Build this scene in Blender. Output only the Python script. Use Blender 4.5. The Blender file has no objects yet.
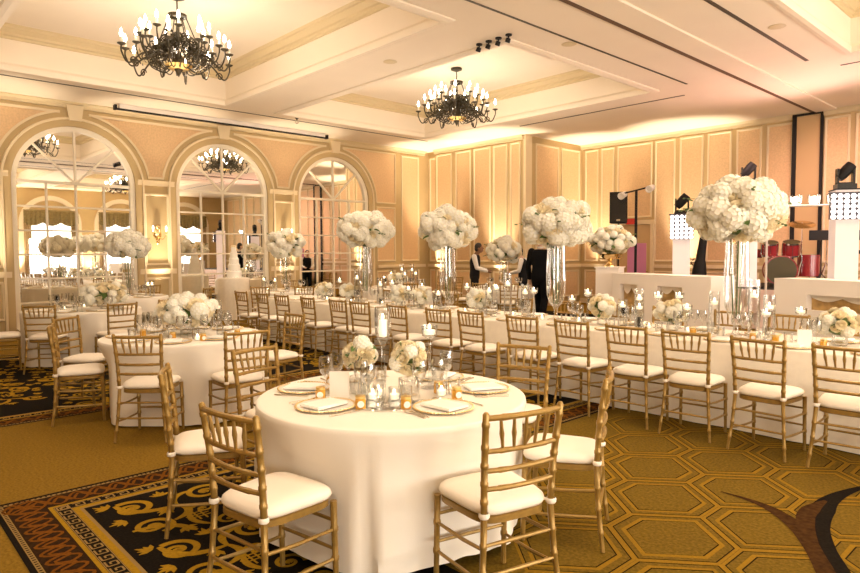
import bpy, math, random
from math import sin, cos, pi, radians, sqrt, atan2
from mathutils import Vector, Matrix, noise
from mathutils.geometry import tessellate_polygon
random.seed(7)
S = bpy.context.scene
COL = S.collection

# ------------------------------------------------------------------ camera
CAM_YAW, CAM_PITCH, CAM_ROLL, FPX = radians(47.056), radians(3.0325), radians(-0.293), 639.3
Fv = Vector((-sin(CAM_YAW) * cos(CAM_PITCH), cos(CAM_YAW) * cos(CAM_PITCH), -sin(CAM_PITCH)))
Rv = Vector((cos(CAM_YAW), sin(CAM_YAW), 0)); Uv = Rv.cross(Fv)
R2 = Rv * cos(CAM_ROLL) + Uv * sin(CAM_ROLL); U2 = -Rv * sin(CAM_ROLL) + Uv * cos(CAM_ROLL)
cd = bpy.data.cameras.new('camera'); cam = bpy.data.objects.new('camera', cd); COL.objects.link(cam)
m = Matrix((R2, U2, -Fv)).transposed().to_4x4(); m.translation = Vector((0, 0, 1.58)); cam.matrix_world = m
cd.sensor_width = 36; cd.lens = FPX / 860 * 36; cd.clip_start = 0.05; cd.clip_end = 200
S.camera = cam

# ------------------------------------------------------------------ world, exposure, big lights
S.view_settings.view_transform = 'Standard'; S.view_settings.look = 'None'
S.view_settings.gamma = 1; S.view_settings.exposure = 0.66
w = bpy.data.worlds.new('world'); S.world = w; w.use_nodes = True
w.node_tree.nodes['Background'].inputs[0].default_value = (1, .80, .58, 1)
w.node_tree.nodes['Background'].inputs[1].default_value = 0.35
WARM = (1, .815, .64)
def area(name, loc, sx, sy, power, color=WARM, rot=(0, 0, 0)):
    l = bpy.data.lights.new(name, 'AREA'); l.shape = 'RECTANGLE'; l.size = sx; l.size_y = sy
    l.energy = power; l.color = color
    o = bpy.data.objects.new(name, l); COL.objects.link(o); o.location = loc; o.rotation_euler = rot
    return o
def spot(name, loc, to, power, angle=60, color=WARM, blend=.8, radius=.08):
    l = bpy.data.lights.new(name, 'SPOT'); l.energy = power; l.color = color
    l.spot_size = radians(angle); l.spot_blend = blend; l.shadow_soft_size = radius
    o = bpy.data.objects.new(name, l); COL.objects.link(o); o.location = loc
    o.rotation_euler = (Vector(to) - Vector(loc)).to_track_quat('-Z', 'Y').to_euler()
    return o
COFFERS = [(-13.4, -6.57, 1.85, 6.4), (-13.4, -6.57, 7.75, 12.3), (-3.1, 3.7, 7.75, 12.3), (-3.1, 3.7, 1.85, 6.4),
           (-13.4, -6.57, -4.05, .5), (-3.1, 3.7, -4.05, .5)]
CEIL, COFF = 4.85, 5.58
# added fill without fittings: areas bounced off the ceiling, spots pointing down
for (x0, x1, y0, y1) in COFFERS:
    area('bounce_fill', ((x0 + x1) / 2, (y0 + y1) / 2, 2.9), 4.0, 3.0, 64, WARM, (pi, 0, 0))
FILL_SPOTS = [(-3.0, 1.2), (-1.2, 3.2), (-6.0, 1.5), (-4.6, 4.6), (-7.6, 4.6), (-1.2, 6.9), (-4.6, 7.1), (-7.6, 7.1), (-10.6, 4.6), (-10.6, 7.1), (-12.8, 7.1), (-9.6, 12.7), (-12.8, 10.4), (-6.2, 10.4), (-2.5, 10.0), (1.8, 3.2), (3.0, 7.0), (3.0, 11.0), (.8, 9.5), (-2.0, 14.0), (-5.2, 8.5), (-2.4, 8.1)]
for (x, y) in FILL_SPOTS:
    spot('fill_spot', (x, y, CEIL - .1), (x, y, 0), 105, 130, WARM, 1.0, .30)
# daylight through the tall windows of the right wall
for yc in (-2.12, 1.25, 4.62, 8.0, 11.38):
    area('window_daylight', (5.0, yc, 1.5), 1.7, 2.0, 75, (1, .92, .82), (0, radians(90), 0))
# uplights standing at the foot of the walls
UP = [(-14.7, 13.8), (-12.2, 13.8), (-10.75, 16.55), (-8.0, 16.6), (-15.1, 5.62), (-15.1, 9.0), (-15.1, 2.2)]
for (x, y) in UP:
    tx, ty = (x, y + .16) if x > -15 else (x - .22, y)
    spot('uplight_beam', (x, y, .2), (tx, ty, 4.85), 1100 if x > -15 else 520, 46, (1, .82, .60))
for y in (-.44, 2.94, 6.31, 9.69, 13.06):
    spot('uplight_beam', (4.85, y, .2), (5.1, y, 4.85), 900, 60, (1, .80, .55))  # added fill that lifts the dim right wall in the mirrors
spot('stage_wash', (-2.0, 12.6, 4.7), (-4.5, 16.8, 1.2), 420, 80, (1, .55, .50))
spot('stage_wash', (-5.6, 12.6, 4.7), (-4.0, 16.8, 1.2), 260, 80, (1, .60, .52))
spot('stage_wash', (-4.0, 14.4, 2.6), (-4.6, 13.0, 4.85), 200, 120, (1, .55, .48))

# ------------------------------------------------------------------ materials
M = {}
def mat(name, col, rough=.6, metal=0, bump=None, emit=None, var=None, spec=None, coat=0, sss=0):
    m = bpy.data.materials.new(name); m.use_nodes = True
    nt = m.node_tree; b = nt.nodes['Principled BSDF']
    b.inputs['Base Color'].default_value = (*col, 1); b.inputs['Roughness'].default_value = rough
    b.inputs['Metallic'].default_value = metal
    if spec is not None: b.inputs['Specular IOR Level'].default_value = spec
    if coat: b.inputs['Coat Weight'].default_value = coat
    if sss:
        b.inputs['Subsurface Weight'].default_value = sss; b.inputs['Subsurface Radius'].default_value = (.02, .015, .01)
    if emit:
        b.inputs['Emission Color'].default_value = (*emit[0], 1); b.inputs['Emission Strength'].default_value = emit[1]
    if var or bump:
        tc = nt.nodes.new('ShaderNodeTexCoord'); no = nt.nodes.new('ShaderNodeTexNoise')
        nt.links.new(tc.outputs['Object'], no.inputs['Vector'])
        no.inputs['Scale'].default_value = (var or bump)[0]; no.inputs['Detail'].default_value = 4
        if var:
            r = nt.nodes.new('ShaderNodeValToRGB'); a = var[1]
            r.color_ramp.elements[0].position = .3; r.color_ramp.elements[1].position = .7
            r.color_ramp.elements[0].color = (*[c * (1 - a) for c in col], 1)
            r.color_ramp.elements[1].color = (*[min(1, c * (1 + a)) for c in col], 1)
            nt.links.new(no.outputs['Fac'], r.inputs['Fac']); nt.links.new(r.outputs['Color'], b.inputs['Base Color'])
        if bump:
            n2 = nt.nodes.new('ShaderNodeTexNoise'); n2.inputs['Scale'].default_value = bump[0]
            nt.links.new(tc.outputs['Object'], n2.inputs['Vector'])
            bp = nt.nodes.new('ShaderNodeBump'); bp.inputs['Strength'].default_value = bump[1]; bp.inputs['Distance'].default_value = .01
            nt.links.new(n2.outputs['Fac'], bp.inputs['Height']); nt.links.new(bp.outputs['Normal'], b.inputs['Normal'])
    M[name] = m
    return m
def glassmat(name, tint=(1, 1, 1), gl=.35, rough=.02):
    m = bpy.data.materials.new(name); m.use_nodes = True; nt = m.node_tree; nt.nodes.clear()
    o = nt.nodes.new('ShaderNodeOutputMaterial'); mx = nt.nodes.new('ShaderNodeMixShader')
    t = nt.nodes.new('ShaderNodeBsdfTransparent'); t.inputs[0].default_value = (*tint, 1)
    g = nt.nodes.new('ShaderNodeBsdfGlossy'); g.inputs['Roughness'].default_value = rough
    lw = nt.nodes.new('ShaderNodeLayerWeight'); lw.inputs[0].default_value = gl
    nt.links.new(lw.outputs['Facing'], mx.inputs[0]); nt.links.new(t.outputs[0], mx.inputs[1]); nt.links.new(g.outputs[0], mx.inputs[2])
    nt.links.new(mx.outputs[0], o.inputs[0]); M[name] = m
def emat(name, col, strength):
    return mat(name, col, .5, emit=(col, strength))
mat('wall', (.54, .40, .20), .7, var=(2.5, .03))
mat('damask', (.72, .50, .28), .65, var=(26, .09))
mat('moulding', (.77, .64, .42), .45)
mat('ceiling', (.86, .76, .62), .8, var=(1.2, .02))
mat('crown', (.66, .54, .33), .55)
mat('mullion', (.86, .78, .62), .4)
mat('mirror', (.93, .92, .88), .015, 1)
mat('carpet_gold', (0.215, 0.122, 0.016), .95, spec=.04, var=(60, .28), bump=(300, .25))
mat('carpet_olive', (0.145, 0.088, 0.012), .95, spec=.04, var=(55, .30), bump=(300, .25))
mat('carpet_line', (0.245, 0.135, 0.012), .95, spec=.04, var=(80, .12))
mat('carpet_dark', (0.02, 0.013, 0.003), .95, spec=.04)
mat('carpet_black', (0.011, 0.008, 0.005), .95, spec=.04, var=(70, .35))
mat('carpet_brown', (0.03, 0.015, 0.005), .95, spec=.04, var=(60, .3))
mat('carpet_orange', (0.16, 0.055, 0.006), .95, spec=.04, var=(60, .2))
mat('carpet_cream', (0.27, 0.17, 0.055), .95, spec=.04)
mat('carpet_ribbon', (.050, .022, .006), .95, spec=.04, var=(30, .4))
mat('carpet_scroll', (0.33, 0.185, 0.012), .95, spec=.04, var=(60, .15))
mat('chair_gold', (.33, .20, .048), .36, .35, var=(30, .14))
mat('cushion', (.86, .78, .66), .8, bump=(120, .06))
mat('linen', (.87, .81, .71), .75, bump=(160, .05))
mat('satin', (.86, .79, .67), .45, var=(14, .035), bump=(18, .12))
mat('table_wood', (.30, .19, .09), .6)
mat('gold', (.80, .55, .20), .28, .9)
mat('beaded_gold', (.80, .60, .30), .3, .85)
mat('porcelain', (.88, .85, .78), .2)
mat('napkin', (.90, .86, .79), .8)
mat('silver', (.75, .70, .62), .2, 1)
glassmat('glass', (.97, .97, .96), .42)
glassmat('crystal', (.95, .95, .94), .48)
mat('wax', (.95, .90, .80), .5, emit=((1, .82, .56), .6))
emat('flame', (1, .80, .50), 14)
mat('petal', (.93, .90, .79), .7, sss=.0)
mat('petal_cream', (.92, .81, .57), .7)
mat('petal_core', (.90, .86, .68), .8)
mat('leaf', (.10, .17, .035), .5, var=(20, .3))
mat('honey', (.72, .36, .04), .25, coat=.5)
mat('paper', (.88, .84, .76), .8)
mat('iron', (.060, .047, .028), .45, .7, var=(25, .3))
mat('candle_sleeve', (.90, .84, .70), .5)
emat('bulb', (1, .90, .70), 22)
mat('suit', (.005, .005, .006), .9, spec=.15)
mat('black', (.010, .009, .009), .6, spec=.3)
mat('black_gloss', (.015, .013, .013), .25)
mat('white_paint', (.86, .80, .74), .4)
mat('truss_cover', (.88, .80, .76), .7, emit=((1, .80, .76), .18))  # faint pink glow put into the sleeve for the stage light's tint
emat('led', (1, .90, .84), 5)
mat('led_face', (.06, .05, .07), .4)
emat('lamp_glow', (1, .93, .80), 6)
mat('drum_red', (.30, .025, .03), .25, coat=.6)
mat('drum_head', (.07, .06, .02), .5)
mat('chrome', (.75, .73, .72), .15, 1)
mat('brass', (.80, .60, .30), .22, 1)
mat('pink', (.60, .20, .33), .6)
mat('skin_brown', (.22, .11, .06), .55)
mat('skin_light', (.62, .40, .29), .55)
mat('hair', (.015, .011, .009), .6)
mat('shirt', (.80, .76, .72), .8)
mat('vest', (.012, .012, .014), .85, spec=.2)
mat('icing', (.93, .90, .84), .5)
emat('daylight', (1, .97, .90), 2.4)
mat('valance', (.24, .19, .08), .8, var=(18, .35))
mat('curtain', (.55, .42, .24), .8)
mat('stage_skirt', (.85, .66, .60), .7)
mat('niche_gold', (.50, .33, .13), .35, .5, var=(9, .35))
emat('uplamp', (1, .80, .50), 12)
mat('red', (.65, .05, .04), .5)
mat('taupe_dark', (.12, .06, .03), .6)
mat('taupe', (.58, .40, .20), .6)

# ------------------------------------------------------------------ mesh helpers
class MB:
    def __init__(s): s.v = []; s.f = []; s.m = []
    def add(s, vs, fs, mi=0):
        b = len(s.v); s.v += [tuple(p) for p in vs]
        for f in fs: s.f.append(tuple(b + i for i in f)); s.m.append(mi)
        return s
    def box(s, c, d, rz=0, mi=0):
        x, y, z = d[0] / 2, d[1] / 2, d[2] / 2; cs, sn = cos(rz), sin(rz)
        P = []
        for sz in (-z, z):
            for (a, b) in ((-x, -y), (x, -y), (x, y), (-x, y)):
                P.append((c[0] + a * cs - b * sn, c[1] + a * sn + b * cs, c[2] + sz))
        return s.add(P, [(3, 2, 1, 0), (4, 5, 6, 7), (0, 1, 5, 4), (1, 2, 6, 5), (2, 3, 7, 6), (3, 0, 4, 7)], mi)
    def bx(s, x0, x1, y0, y1, z0, z1, mi=0):
        return s.box(((x0 + x1) / 2, (y0 + y1) / 2, (z0 + z1) / 2), (x1 - x0, y1 - y0, z1 - z0), 0, mi)
    def tube(s, pts, r, n=8, mi=0, cap=True):
        pts = [Vector(p) for p in pts]; N = len(pts)
        rs = r if isinstance(r, (list, tuple)) else [r] * N
        vs = []; prev = None
        for i, p in enumerate(pts):
            t = (pts[min(i + 1, N - 1)] - pts[max(i - 1, 0)])
            t = t.normalized() if t.length > 1e-9 else Vector((0, 0, 1))
            if prev is None:
                a = Vector((0, 0, 1)) if abs(t.z) < .9 else Vector((1, 0, 0)); u = t.cross(a).normalized()
            else:
                u = (prev - t * prev.dot(t)); u = u.normalized() if u.length > 1e-6 else t.orthogonal().normalized()
            prev = u; v = t.cross(u)
            for k in range(n):
                a = 2 * pi * k / n; vs.append(p + u * (rs[i] * cos(a)) + v * (rs[i] * sin(a)))
        fs = [(i * n + k, i * n + (k + 1) % n, (i + 1) * n + (k + 1) % n, (i + 1) * n + k) for i in range(N - 1) for k in range(n)]
        if cap:
            fs.append(tuple(range(n - 1, -1, -1))); fs.append(tuple((N - 1) * n + k for k in range(n)))
        return s.add(vs, fs, mi)
    def lathe(s, prof, n=24, c=(0, 0, 0), mi=0, fn=None, caps=False):
        vs = []
        for (r, z) in prof:
            for k in range(n):
                a = 2 * pi * k / n; rr = r * (fn(a, z) if fn else 1)
                vs.append((c[0] + rr * cos(a), c[1] + rr * sin(a), c[2] + z))
        N = len(prof)
        fs = [(i * n + k, i * n + (k + 1) % n, (i + 1) * n + (k + 1) % n, (i + 1) * n + k) for i in range(N - 1) for k in range(n)]
        if caps:
            fs.append(tuple(range(n - 1, -1, -1))); fs.append(tuple((N - 1) * n + k for k in range(n)))
        return s.add(vs, fs, mi)
    def ball(s, c, r, n=10, mi=0):
        r = r if isinstance(r, (tuple, list)) else (r, r, r); vs = []; h = n // 2 + 1
        for i in range(h + 1):
            t = pi * i / h
            for k in range(n):
                a = 2 * pi * k / n; vs.append((c[0] + r[0] * sin(t) * cos(a), c[1] + r[1] * sin(t) * sin(a), c[2] - r[2] * cos(t)))
        fs = [(i * n + k, i * n + (k + 1) % n, (i + 1) * n + (k + 1) % n, (i + 1) * n + k) for i in range(h) for k in range(n)]
        return s.add(vs, fs, mi)
    def strip(s, pts, wfn, z, mi=0, closed=False):
        n = len(pts); L = []; 
        for i in range(n):
            a = pts[(i - 1) % n] if (closed or i > 0) else pts[0]; b = pts[(i + 1) % n] if (closed or i < n - 1) else pts[-1]
            dx, dy = b[0] - a[0], b[1] - a[1]; l = sqrt(dx * dx + dy * dy) or 1
            w_ = (wfn(i / max(1, n - 1)) if callable(wfn) else wfn) / 2
            nx, ny = -dy / l, dx / l
            if closed and 0 < 1:   # mitre
                p, q = pts[i], pts[(i + 1) % n]; ex, ey = q[0] - p[0], q[1] - p[1]; el = sqrt(ex * ex + ey * ey) or 1
                cth = abs(nx * -ey / el + ny * ex / el); w_ = w_ / max(cth, .4)
            L += [(pts[i][0] + nx * w_, pts[i][1] + ny * w_, z), (pts[i][0] - nx * w_, pts[i][1] - ny * w_, z)]
        F = [(2 * i + 1, 2 * ((i + 1) % n) + 1, 2 * ((i + 1) % n), 2 * i) for i in range(n if closed else n - 1)]
        return s.add(L, F, mi)
    def poly(s, outer, holes, tf, mi=0):
        loops = [[Vector((p[0], p[1], 0)) for p in outer]] + [[Vector((p[0], p[1], 0)) for p in h] for h in holes]
        tri = tessellate_polygon(loops); flat = [p for l in loops for p in l]
        return s.add([tf(p.x, p.y) for p in flat], [tuple(t) for t in tri], mi)
    def xf(s, mtx):
        s.v = [tuple(mtx @ Vector(p)) for p in s.v]; return s
    def join(s, o, mtx=None):
        b = len(s.v); s.v += [tuple(mtx @ Vector(p)) for p in o.v] if mtx else o.v
        s.f += [tuple(b + i for i in f) for f in o.f]; s.m += o.m; return s
    def mesh(s, name, mats, smooth=True, angle=40):
        me = bpy.data.meshes.new(name); me.from_pydata(s.v, [], s.f)
        for mm in (mats if isinstance(mats, (list, tuple)) else [mats]): me.materials.append(M[mm] if isinstance(mm, str) else mm)
        me.polygons.foreach_set('material_index', s.m)
        if smooth:
            me.polygons.foreach_set('use_smooth', [True] * len(me.polygons))
            try: me.set_sharp_from_angle(angle=radians(angle))
            except Exception: pass
        me.update(); return me
def link(name, me, parent=None, loc=(0, 0, 0), rz=0):
    o = bpy.data.objects.new(name, me); COL.objects.link(o); o.location = loc; o.rotation_euler = (0, 0, rz)
    if parent: o.parent = parent
    return o
def obj(name, mb, mats, parent=None, smooth=True, loc=(0, 0, 0), rz=0, angle=40):
    return link(name, mb.mesh(name, mats, smooth, angle), parent, loc, rz)
def tag(o, label, cat, group=None, kind=None):
    if label: o['label'] = label
    if cat: o['category'] = cat
    if group: o['group'] = group
    if kind: o['kind'] = kind
    return o
def thing(name, label, cat, loc=(0, 0, 0), rz=0, group=None):
    o = bpy.data.objects.new(name, None); COL.objects.link(o); o.location = loc; o.rotation_euler = (0, 0, rz)
    o.empty_display_size = .1
    return tag(o, label, cat, group)
def struct(name, mb, mats, parent=None, smooth=False):
    o = obj(name, mb, mats, parent, smooth)
    if not parent: o['kind'] = 'structure'
    return o
KIDS = {}
def kids(o):
    return [c for c in bpy.data.objects if c.parent == o]
def freeze(o):      # remember a prototype's children once
    KIDS[o.name] = [(c, [(g, []) for g in kids(c)]) for c in kids(o)]
    return o
def dup(root, loc, rz, label, group=None, cat=None):
    r = root.copy(); COL.objects.link(r); r.location = loc; r.rotation_euler = (0, 0, rz)
    if label: r['label'] = label
    if group: r['group'] = group
    if cat: r['category'] = cat
    for ch, gs in KIDS.get(root.name, []):
        c = ch.copy(); COL.objects.link(c); c.parent = r
        for g, _ in gs:
            d = g.copy(); COL.objects.link(d); d.parent = c
    return r
USED = set()
def inst(root, loc, rz, label, group=None):  # first use moves the prototype itself
    if root.name not in USED:
        USED.add(root.name); root.location = loc; root.rotation_euler = (0, 0, rz); root['label'] = label
        if group: root['group'] = group
        return root
    return dup(root, loc, rz, label, group)
def arc(cx, cy, r, a0, a1, n): return [(cx + r * cos(a0 + (a1 - a0) * i / n), cy + r * sin(a0 + (a1 - a0) * i / n)) for i in range(n + 1)]
ORD = ['first', 'second', 'third', 'fourth', 'fifth', 'sixth', 'seventh', 'eighth', 'ninth', 'tenth', 'eleventh', 'twelfth', 'thirteenth', 'fourteenth', 'fifteenth', 'sixteenth']

# ------------------------------------------------------------------ room shell
XL, XR, YN, YA, YC, XB, XA = -15.5, 5.2, -6.0, 14.2, 17.05, -11.4, -15.0
# ---- floor with its woven carpet pattern
fl = MB()
fl.cnt = 0
_strip = fl.strip
def _lift(pts, wfn, z, mi=0, closed=False):
    fl.cnt = (fl.cnt + 1) % 60
    return _strip(pts, wfn, z + fl.cnt * 1.2e-5, mi, closed)
fl.strip = _lift
FM = ['carpet_gold', 'carpet_olive', 'carpet_line', 'carpet_dark', 'carpet_black', 'carpet_brown', 'carpet_orange', 'carpet_cream', 'carpet_scroll', 'carpet_ribbon']
def rect(x0, x1, y0, y1, z, mi): fl.add([(x0, y0, z), (x1, y0, z), (x1, y1, z), (x0, y1, z)], [(0, 1, 2, 3)], mi)
rect(XL - .3, XR, YN, YC + .2, 0, 0)
RX0, RY0 = -4.75, .65
rect(-3.43, 3.6, 2.2, 14, .0005, 1); rect(-2.0, 3.6, .0, 2.2, .0005, 1)
def hexring(cx, cy, hw, side, slant, w, z, mi):
    h = side / 2 + slant
    P = [(cx - hw, cy - side / 2), (cx, cy - h), (cx + hw, cy - side / 2), (cx + hw, cy + side / 2), (cx, cy + h), (cx - hw, cy + side / 2)]
    fl.strip(P, w, z, mi, True)
for j in range(-6, 25):
    for i in range(-4, 12):
        cx = -1.945 + .635 * i + (.3175 if j % 2 else 0); cy = 3.83 + .5 * j
        lim = -3.43 if cy > 2.5 else -2.0
        if cx - .31 < lim or cx > 3.2 or cy > 13.6 or cy < .3: continue
        hexring(cx, cy, .3075, .230, .257, .0175, .0010, 2)
        hexring(cx, cy, .294, .224, .246, .007, .0010, 3)
        hexring(cx, cy, .236, .199, .199, .026, .0010, 2)
        hexring(cx, cy, .219, .192, .188, .008, .0010, 3)
# ---- dark rug woven beside and under the near round table
def frame_rug(x0, x1, y0, y1, sides, zb=.0022):
    rect(x0, x1, y0, y1, zb, 4)
    z = zb + .0006
    def band(a, b, mi, zz=z):
        if 'l' in sides: rect(x0 + a, x0 + b, y0 + a * ('b' in sides), y1, zz, mi)
        if 'r' in sides: rect(x1 - b, x1 - a, y0 + a * ('b' in sides), y1, zz, mi)
        if 'b' in sides: rect(x0 + a, x1, y0 + a, y0 + b, zz + .00017, mi)
        if 't' in sides: rect(x0 + a, x1, y1 - b, y1 - a, zz, mi)
    band(.0, .028, 4, z + .0004); band(.03, .058, 7); band(.058, .262, 5); band(.262, .285, 8); band(.285, .37, 4, z + .0002); band(.37, .405, 8); band(.405, .425, 7)
    def along(fn):
        for sd in sides:
            L = (y1 - y0) if sd in 'lr' else (x1 - x0)
            def T(u, v, sd=sd):
                return {'l': (x0 + v, y0 + u), 'r': (x1 - v, y0 + u), 'b': (x0 + u, y0 + v), 't': (x0 + u, y1 - v)}[sd]
            fn(L, T)
    def dots(L, T):
        for k in range(int(L / .03)):
            u = .03 + k * .03
            fl.strip([T(u, .036), T(u, .052)], .012, z + .0008, 4)
    along(dots)
    def trellis(L, T):
        n = int(L / .02)
        for ph, am, fq in ((0, .080, .25), (3.14, .080, .25), (1.0, .045, .125)):
            pts = [T(.04 + (L - .05) * i / n, .16 + am * sin(2 * pi * (L * i / n) / fq + ph)) for i in range(n + 1)]
            fl.strip(pts, .019, z + .0008, 6)
    along(trellis)
    def key(L, T):
        p = .088
        for k in range(int((L - .28) / p)):
            u = .29 + k * p
            pts = [T(u + .010, .300), T(u + .074, .300), T(u + .074, .354), T(u + .026, .354), T(u + .026, .322), T(u + .052, .322)]
            for a, b in zip(pts[:-1], pts[1:]): fl.strip([a, b], .010, z + .0008, 7)
            fl.strip([T(u, .289), T(u + p, .289)], .005, z + .0008, 7); fl.strip([T(u, .366), T(u + p, .366)], .005, z + .0008, 7)
    along(key)
frame_rug(RX0, -2.0, RY0, 2.2, 'lb'); frame_rug(RX0, -3.43, 2.2, 14, 'lr')
rect(RX0, RX0 + .43, 2.1, 2.3, .0024, 5)
ZS = .0034
def spiral(cx, cy, r, turns, a0, sgn, w=.03, z=ZS, mi=8):
    n = int(26 * turns) + 4; pts = []
    for i in range(n + 1):
        t = i / n; rr = r * (1 - .86 * t); a = a0 + sgn * 2 * pi * turns * t
        pts.append((cx + rr * cos(a), cy + rr * sin(a)))
    fl.strip(pts, lambda t: w * (1.05 - .55 * t), z, mi); fl.strip(arc(cx, cy, r * .10, 0, 2 * pi, 10), w * .9, z, mi)
    return pts[0]
def stem(p0, p1, bend, w=.03, z=ZS, mi=8):
    mx, my = (p0[0] + p1[0]) / 2, (p0[1] + p1[1]) / 2; dx, dy = p1[0] - p0[0], p1[1] - p0[1]
    c = (mx - dy * bend, my + dx * bend)
    pts = [((1 - t) ** 2 * p0[0] + 2 * t * (1 - t) * c[0] + t * t * p1[0], (1 - t) ** 2 * p0[1] + 2 * t * (1 - t) * c[1] + t * t * p1[1]) for t in [i / 12 for i in range(13)]]
    fl.strip(pts, lambda t: w * (.45 + 1.1 * t * (1 - t) * 2), z, mi)
def leafy(x, y, a, s=1.0, z=ZS, mi=8):
    for k in (-1.0, -.45, 0, .45, 1.0):
        b = a + k; L = (.10 if k == 0 else .075) * s
        fl.strip([(x, y), (x + L * .5 * cos(b), y + L * .5 * sin(b)), (x + L * cos(b), y + L * sin(b))], lambda t: .036 * s * (1 - abs(2 * t - .9) * .8), z + .0001 * k, mi)
def motif(cx, cy, s, fx=1, fy=1, z=ZS):
    X = lambda u, v: (cx + fx * u * s, cy + fy * v * s)
    sg = fx * fy
    def sp(u, v, r, t, a, d, w):
        ca, sa = cos(a) * fx, sin(a) * fy; p = X(u, v); spiral(p[0], p[1], r * s, t, atan2(sa, ca), d * sg, w * s, z)
    sp(.17, .17, .125, 1.6, 3.6, -1, .042); sp(.52, .17, .12, 1.6, .2, 1, .040); sp(.20, .62, .12, 1.5, 2.2, 1, .042)
    sp(.46, .50, .07, 1.3, 4.0, -1, .026); sp(.72, .55, .09, 1.4, 1.0, 1, .03)
    stem(X(.06, .10), X(.30, .40), -.5, .055 * s, z); stem(X(.30, .40), X(.52, .30), .6, .05 * s, z); stem(X(.30, .40), X(.12, .55), .5, .05 * s, z)
    stem(X(.52, .06), X(.74, .34), .4, .05 * s, z); stem(X(.46, .42), X(.72, .44), -.4, .04 * s, z)
    for (u, v, a) in ((.07, .06, 3.9), (.33, .33, 5.4), (.40, .66, 1.2), (.34, .08, 4.9), (.08, .38, 3.1), (.66, .30, .4), (.62, .70, .9)):
        p = X(u, v); leafy(p[0], p[1], atan2(sin(a) * fy, cos(a) * fx), s, z)
    for k in range(3):
        fl.strip([X(.50 + .035 * k, .36), X(.50 + .035 * k, .50)], .012 * s, z, 8); fl.strip([X(.47, .38 + .04 * k), X(.62, .38 + .04 * k)], .012 * s, z, 8)
motif(-4.28, 1.12, 1.0); motif(-3.52, 1.12, .95); motif(-2.78, 1.12, .9); motif(-4.28, 1.9, .9, 1, 1); 
for k in range(14):
    motif(-4.30, 2.6 + .80 * k, .55, 1, 1); motif(-3.88, 3.0 + .80 * k, .55, -1 if k % 2 else 1, -1)
# ---- far patterned carpet beyond the plain gold strip
frame_rug(-11.6, -6.92, -2, 14, 'r', .002)
for i in range(6):
    for j in range(14):
        motif(-11.4 + .70 * i, -1.4 + .78 * j, .9 + .1 * random.random(), 1 if (i + j) % 2 else -1, 1 if i % 2 else -1)
# ---- brown ribbon curling over the hexagons at the right
def ribbon(P, ws, mi, z):
    pts = []
    for i in range(len(P) - 1):
        p0, p1, p2, p3 = P[max(i - 1, 0)], P[i], P[i + 1], P[min(i + 2, len(P) - 1)]
        for k in range(8):
            t = k / 8
            pts.append(tuple(.5 * ((2 * p1[a]) + (-p0[a] + p2[a]) * t + (2 * p0[a] - 5 * p1[a] + 4 * p2[a] - p3[a]) * t * t + (-p0[a] + 3 * p1[a] - 3 * p2[a] + p3[a]) * t ** 3) for a in (0, 1)))
    pts.append(P[-1])
    def wf(t):
        u = t * (len(ws) - 1); i = min(int(u), len(ws) - 2); return ws[i] + (ws[i + 1] - ws[i]) * (u - i)
    fl.strip(pts, wf, z, mi)
ribbon([(-1.72, 4.20), (-1.55, 4.19), (-1.38, 4.13), (-1.20, 3.98), (-1.04, 3.76), (-.90, 3.50), (-.76, 3.20)], [.008, .04, .08, .11, .125, .13, .13], 9, .0030)
ribbon([(-1.0, 5.2), (-1.12, 4.90), (-1.18, 4.60), (-1.17, 4.34), (-1.10, 4.05), (-.98, 3.78), (-.84, 3.52), (-.70, 3.22)], [.02, .05, .10, .14, .10, .07, .07, .07], 4, .0036)
ribbon([(-1.20, 4.52), (-1.22, 4.30), (-1.19, 4.10), (-1.06, 3.80), (-.90, 3.52)], [.02, .10, .10, .05, .02], 9, .0042)
fo = struct('floor', fl, FM)

# ---- ceiling with coffers
ce = MB()
ce.poly([(XL - .3, YN), (XR, YN), (XR, YC + .3), (XL - .3, YC + .3)], [[(x0, y0), (x1, y0), (x1, y1), (x0, y1)] for (x0, x1, y0, y1) in COFFERS], lambda x, y: (x, y, CEIL))
for (x0, x1, y0, y1) in COFFERS:
    P = [(x0, y0), (x1, y0), (x1, y1), (x0, y1)]
    for k in range(4):
        a, b = P[k], P[(k + 1) % 4]; ce.add([(*a, CEIL), (*b, CEIL), (*b, COFF), (*a, COFF)], [(0, 1, 2, 3)])
    ce.add([(*p, COFF) for p in P], [(0, 1, 2, 3)])
ceo = struct('ceiling', ce, 'ceiling')
tn = [0]
def trim(mb, mats, parent=None, smooth=False):
    tn[0] += 1; return struct('trim_%d' % tn[0], mb, mats, None, smooth)
def ringprof(mb, x0, x1, y0, y1, prof, mi=0):      # profile = (inset, z) pairs swept round a rectangle
    rows = [[(x0 + i, y0 + i, z), (x1 - i, y0 + i, z), (x1 - i, y1 - i, z), (x0 + i, y1 - i, z)] for (i, z) in prof]
    vs = [p for r in rows for p in r]
    fs = [(4 * i + k, 4 * i + (k + 1) % 4, 4 * (i + 1) + (k + 1) % 4, 4 * (i + 1) + k) for i in range(len(prof) - 1) for k in range(4)]
    mb.add(vs, fs, mi)
for (x0, x1, y0, y1) in COFFERS:
    t = MB()
    ringprof(t, x0, x1, y0, y1, [(-.0, COFF - .22), (.03, COFF - .22), (.03, COFF - .18), (.07, COFF - .16), (.07, COFF - .12), (.16, COFF - .06), (.16, COFF - .03), (.20, COFF)])
    trim(t, 'crown'); t = MB()
    ringprof(t, x0, x1, y0, y1, [(-.12, CEIL), (-.12, CEIL - .025), (-.05, CEIL - .045), (.02, CEIL - .045), (.03, CEIL - .01), (.03, CEIL + .05), (.0, CEIL + .10)])
    trim(t, 'ceiling')
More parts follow.
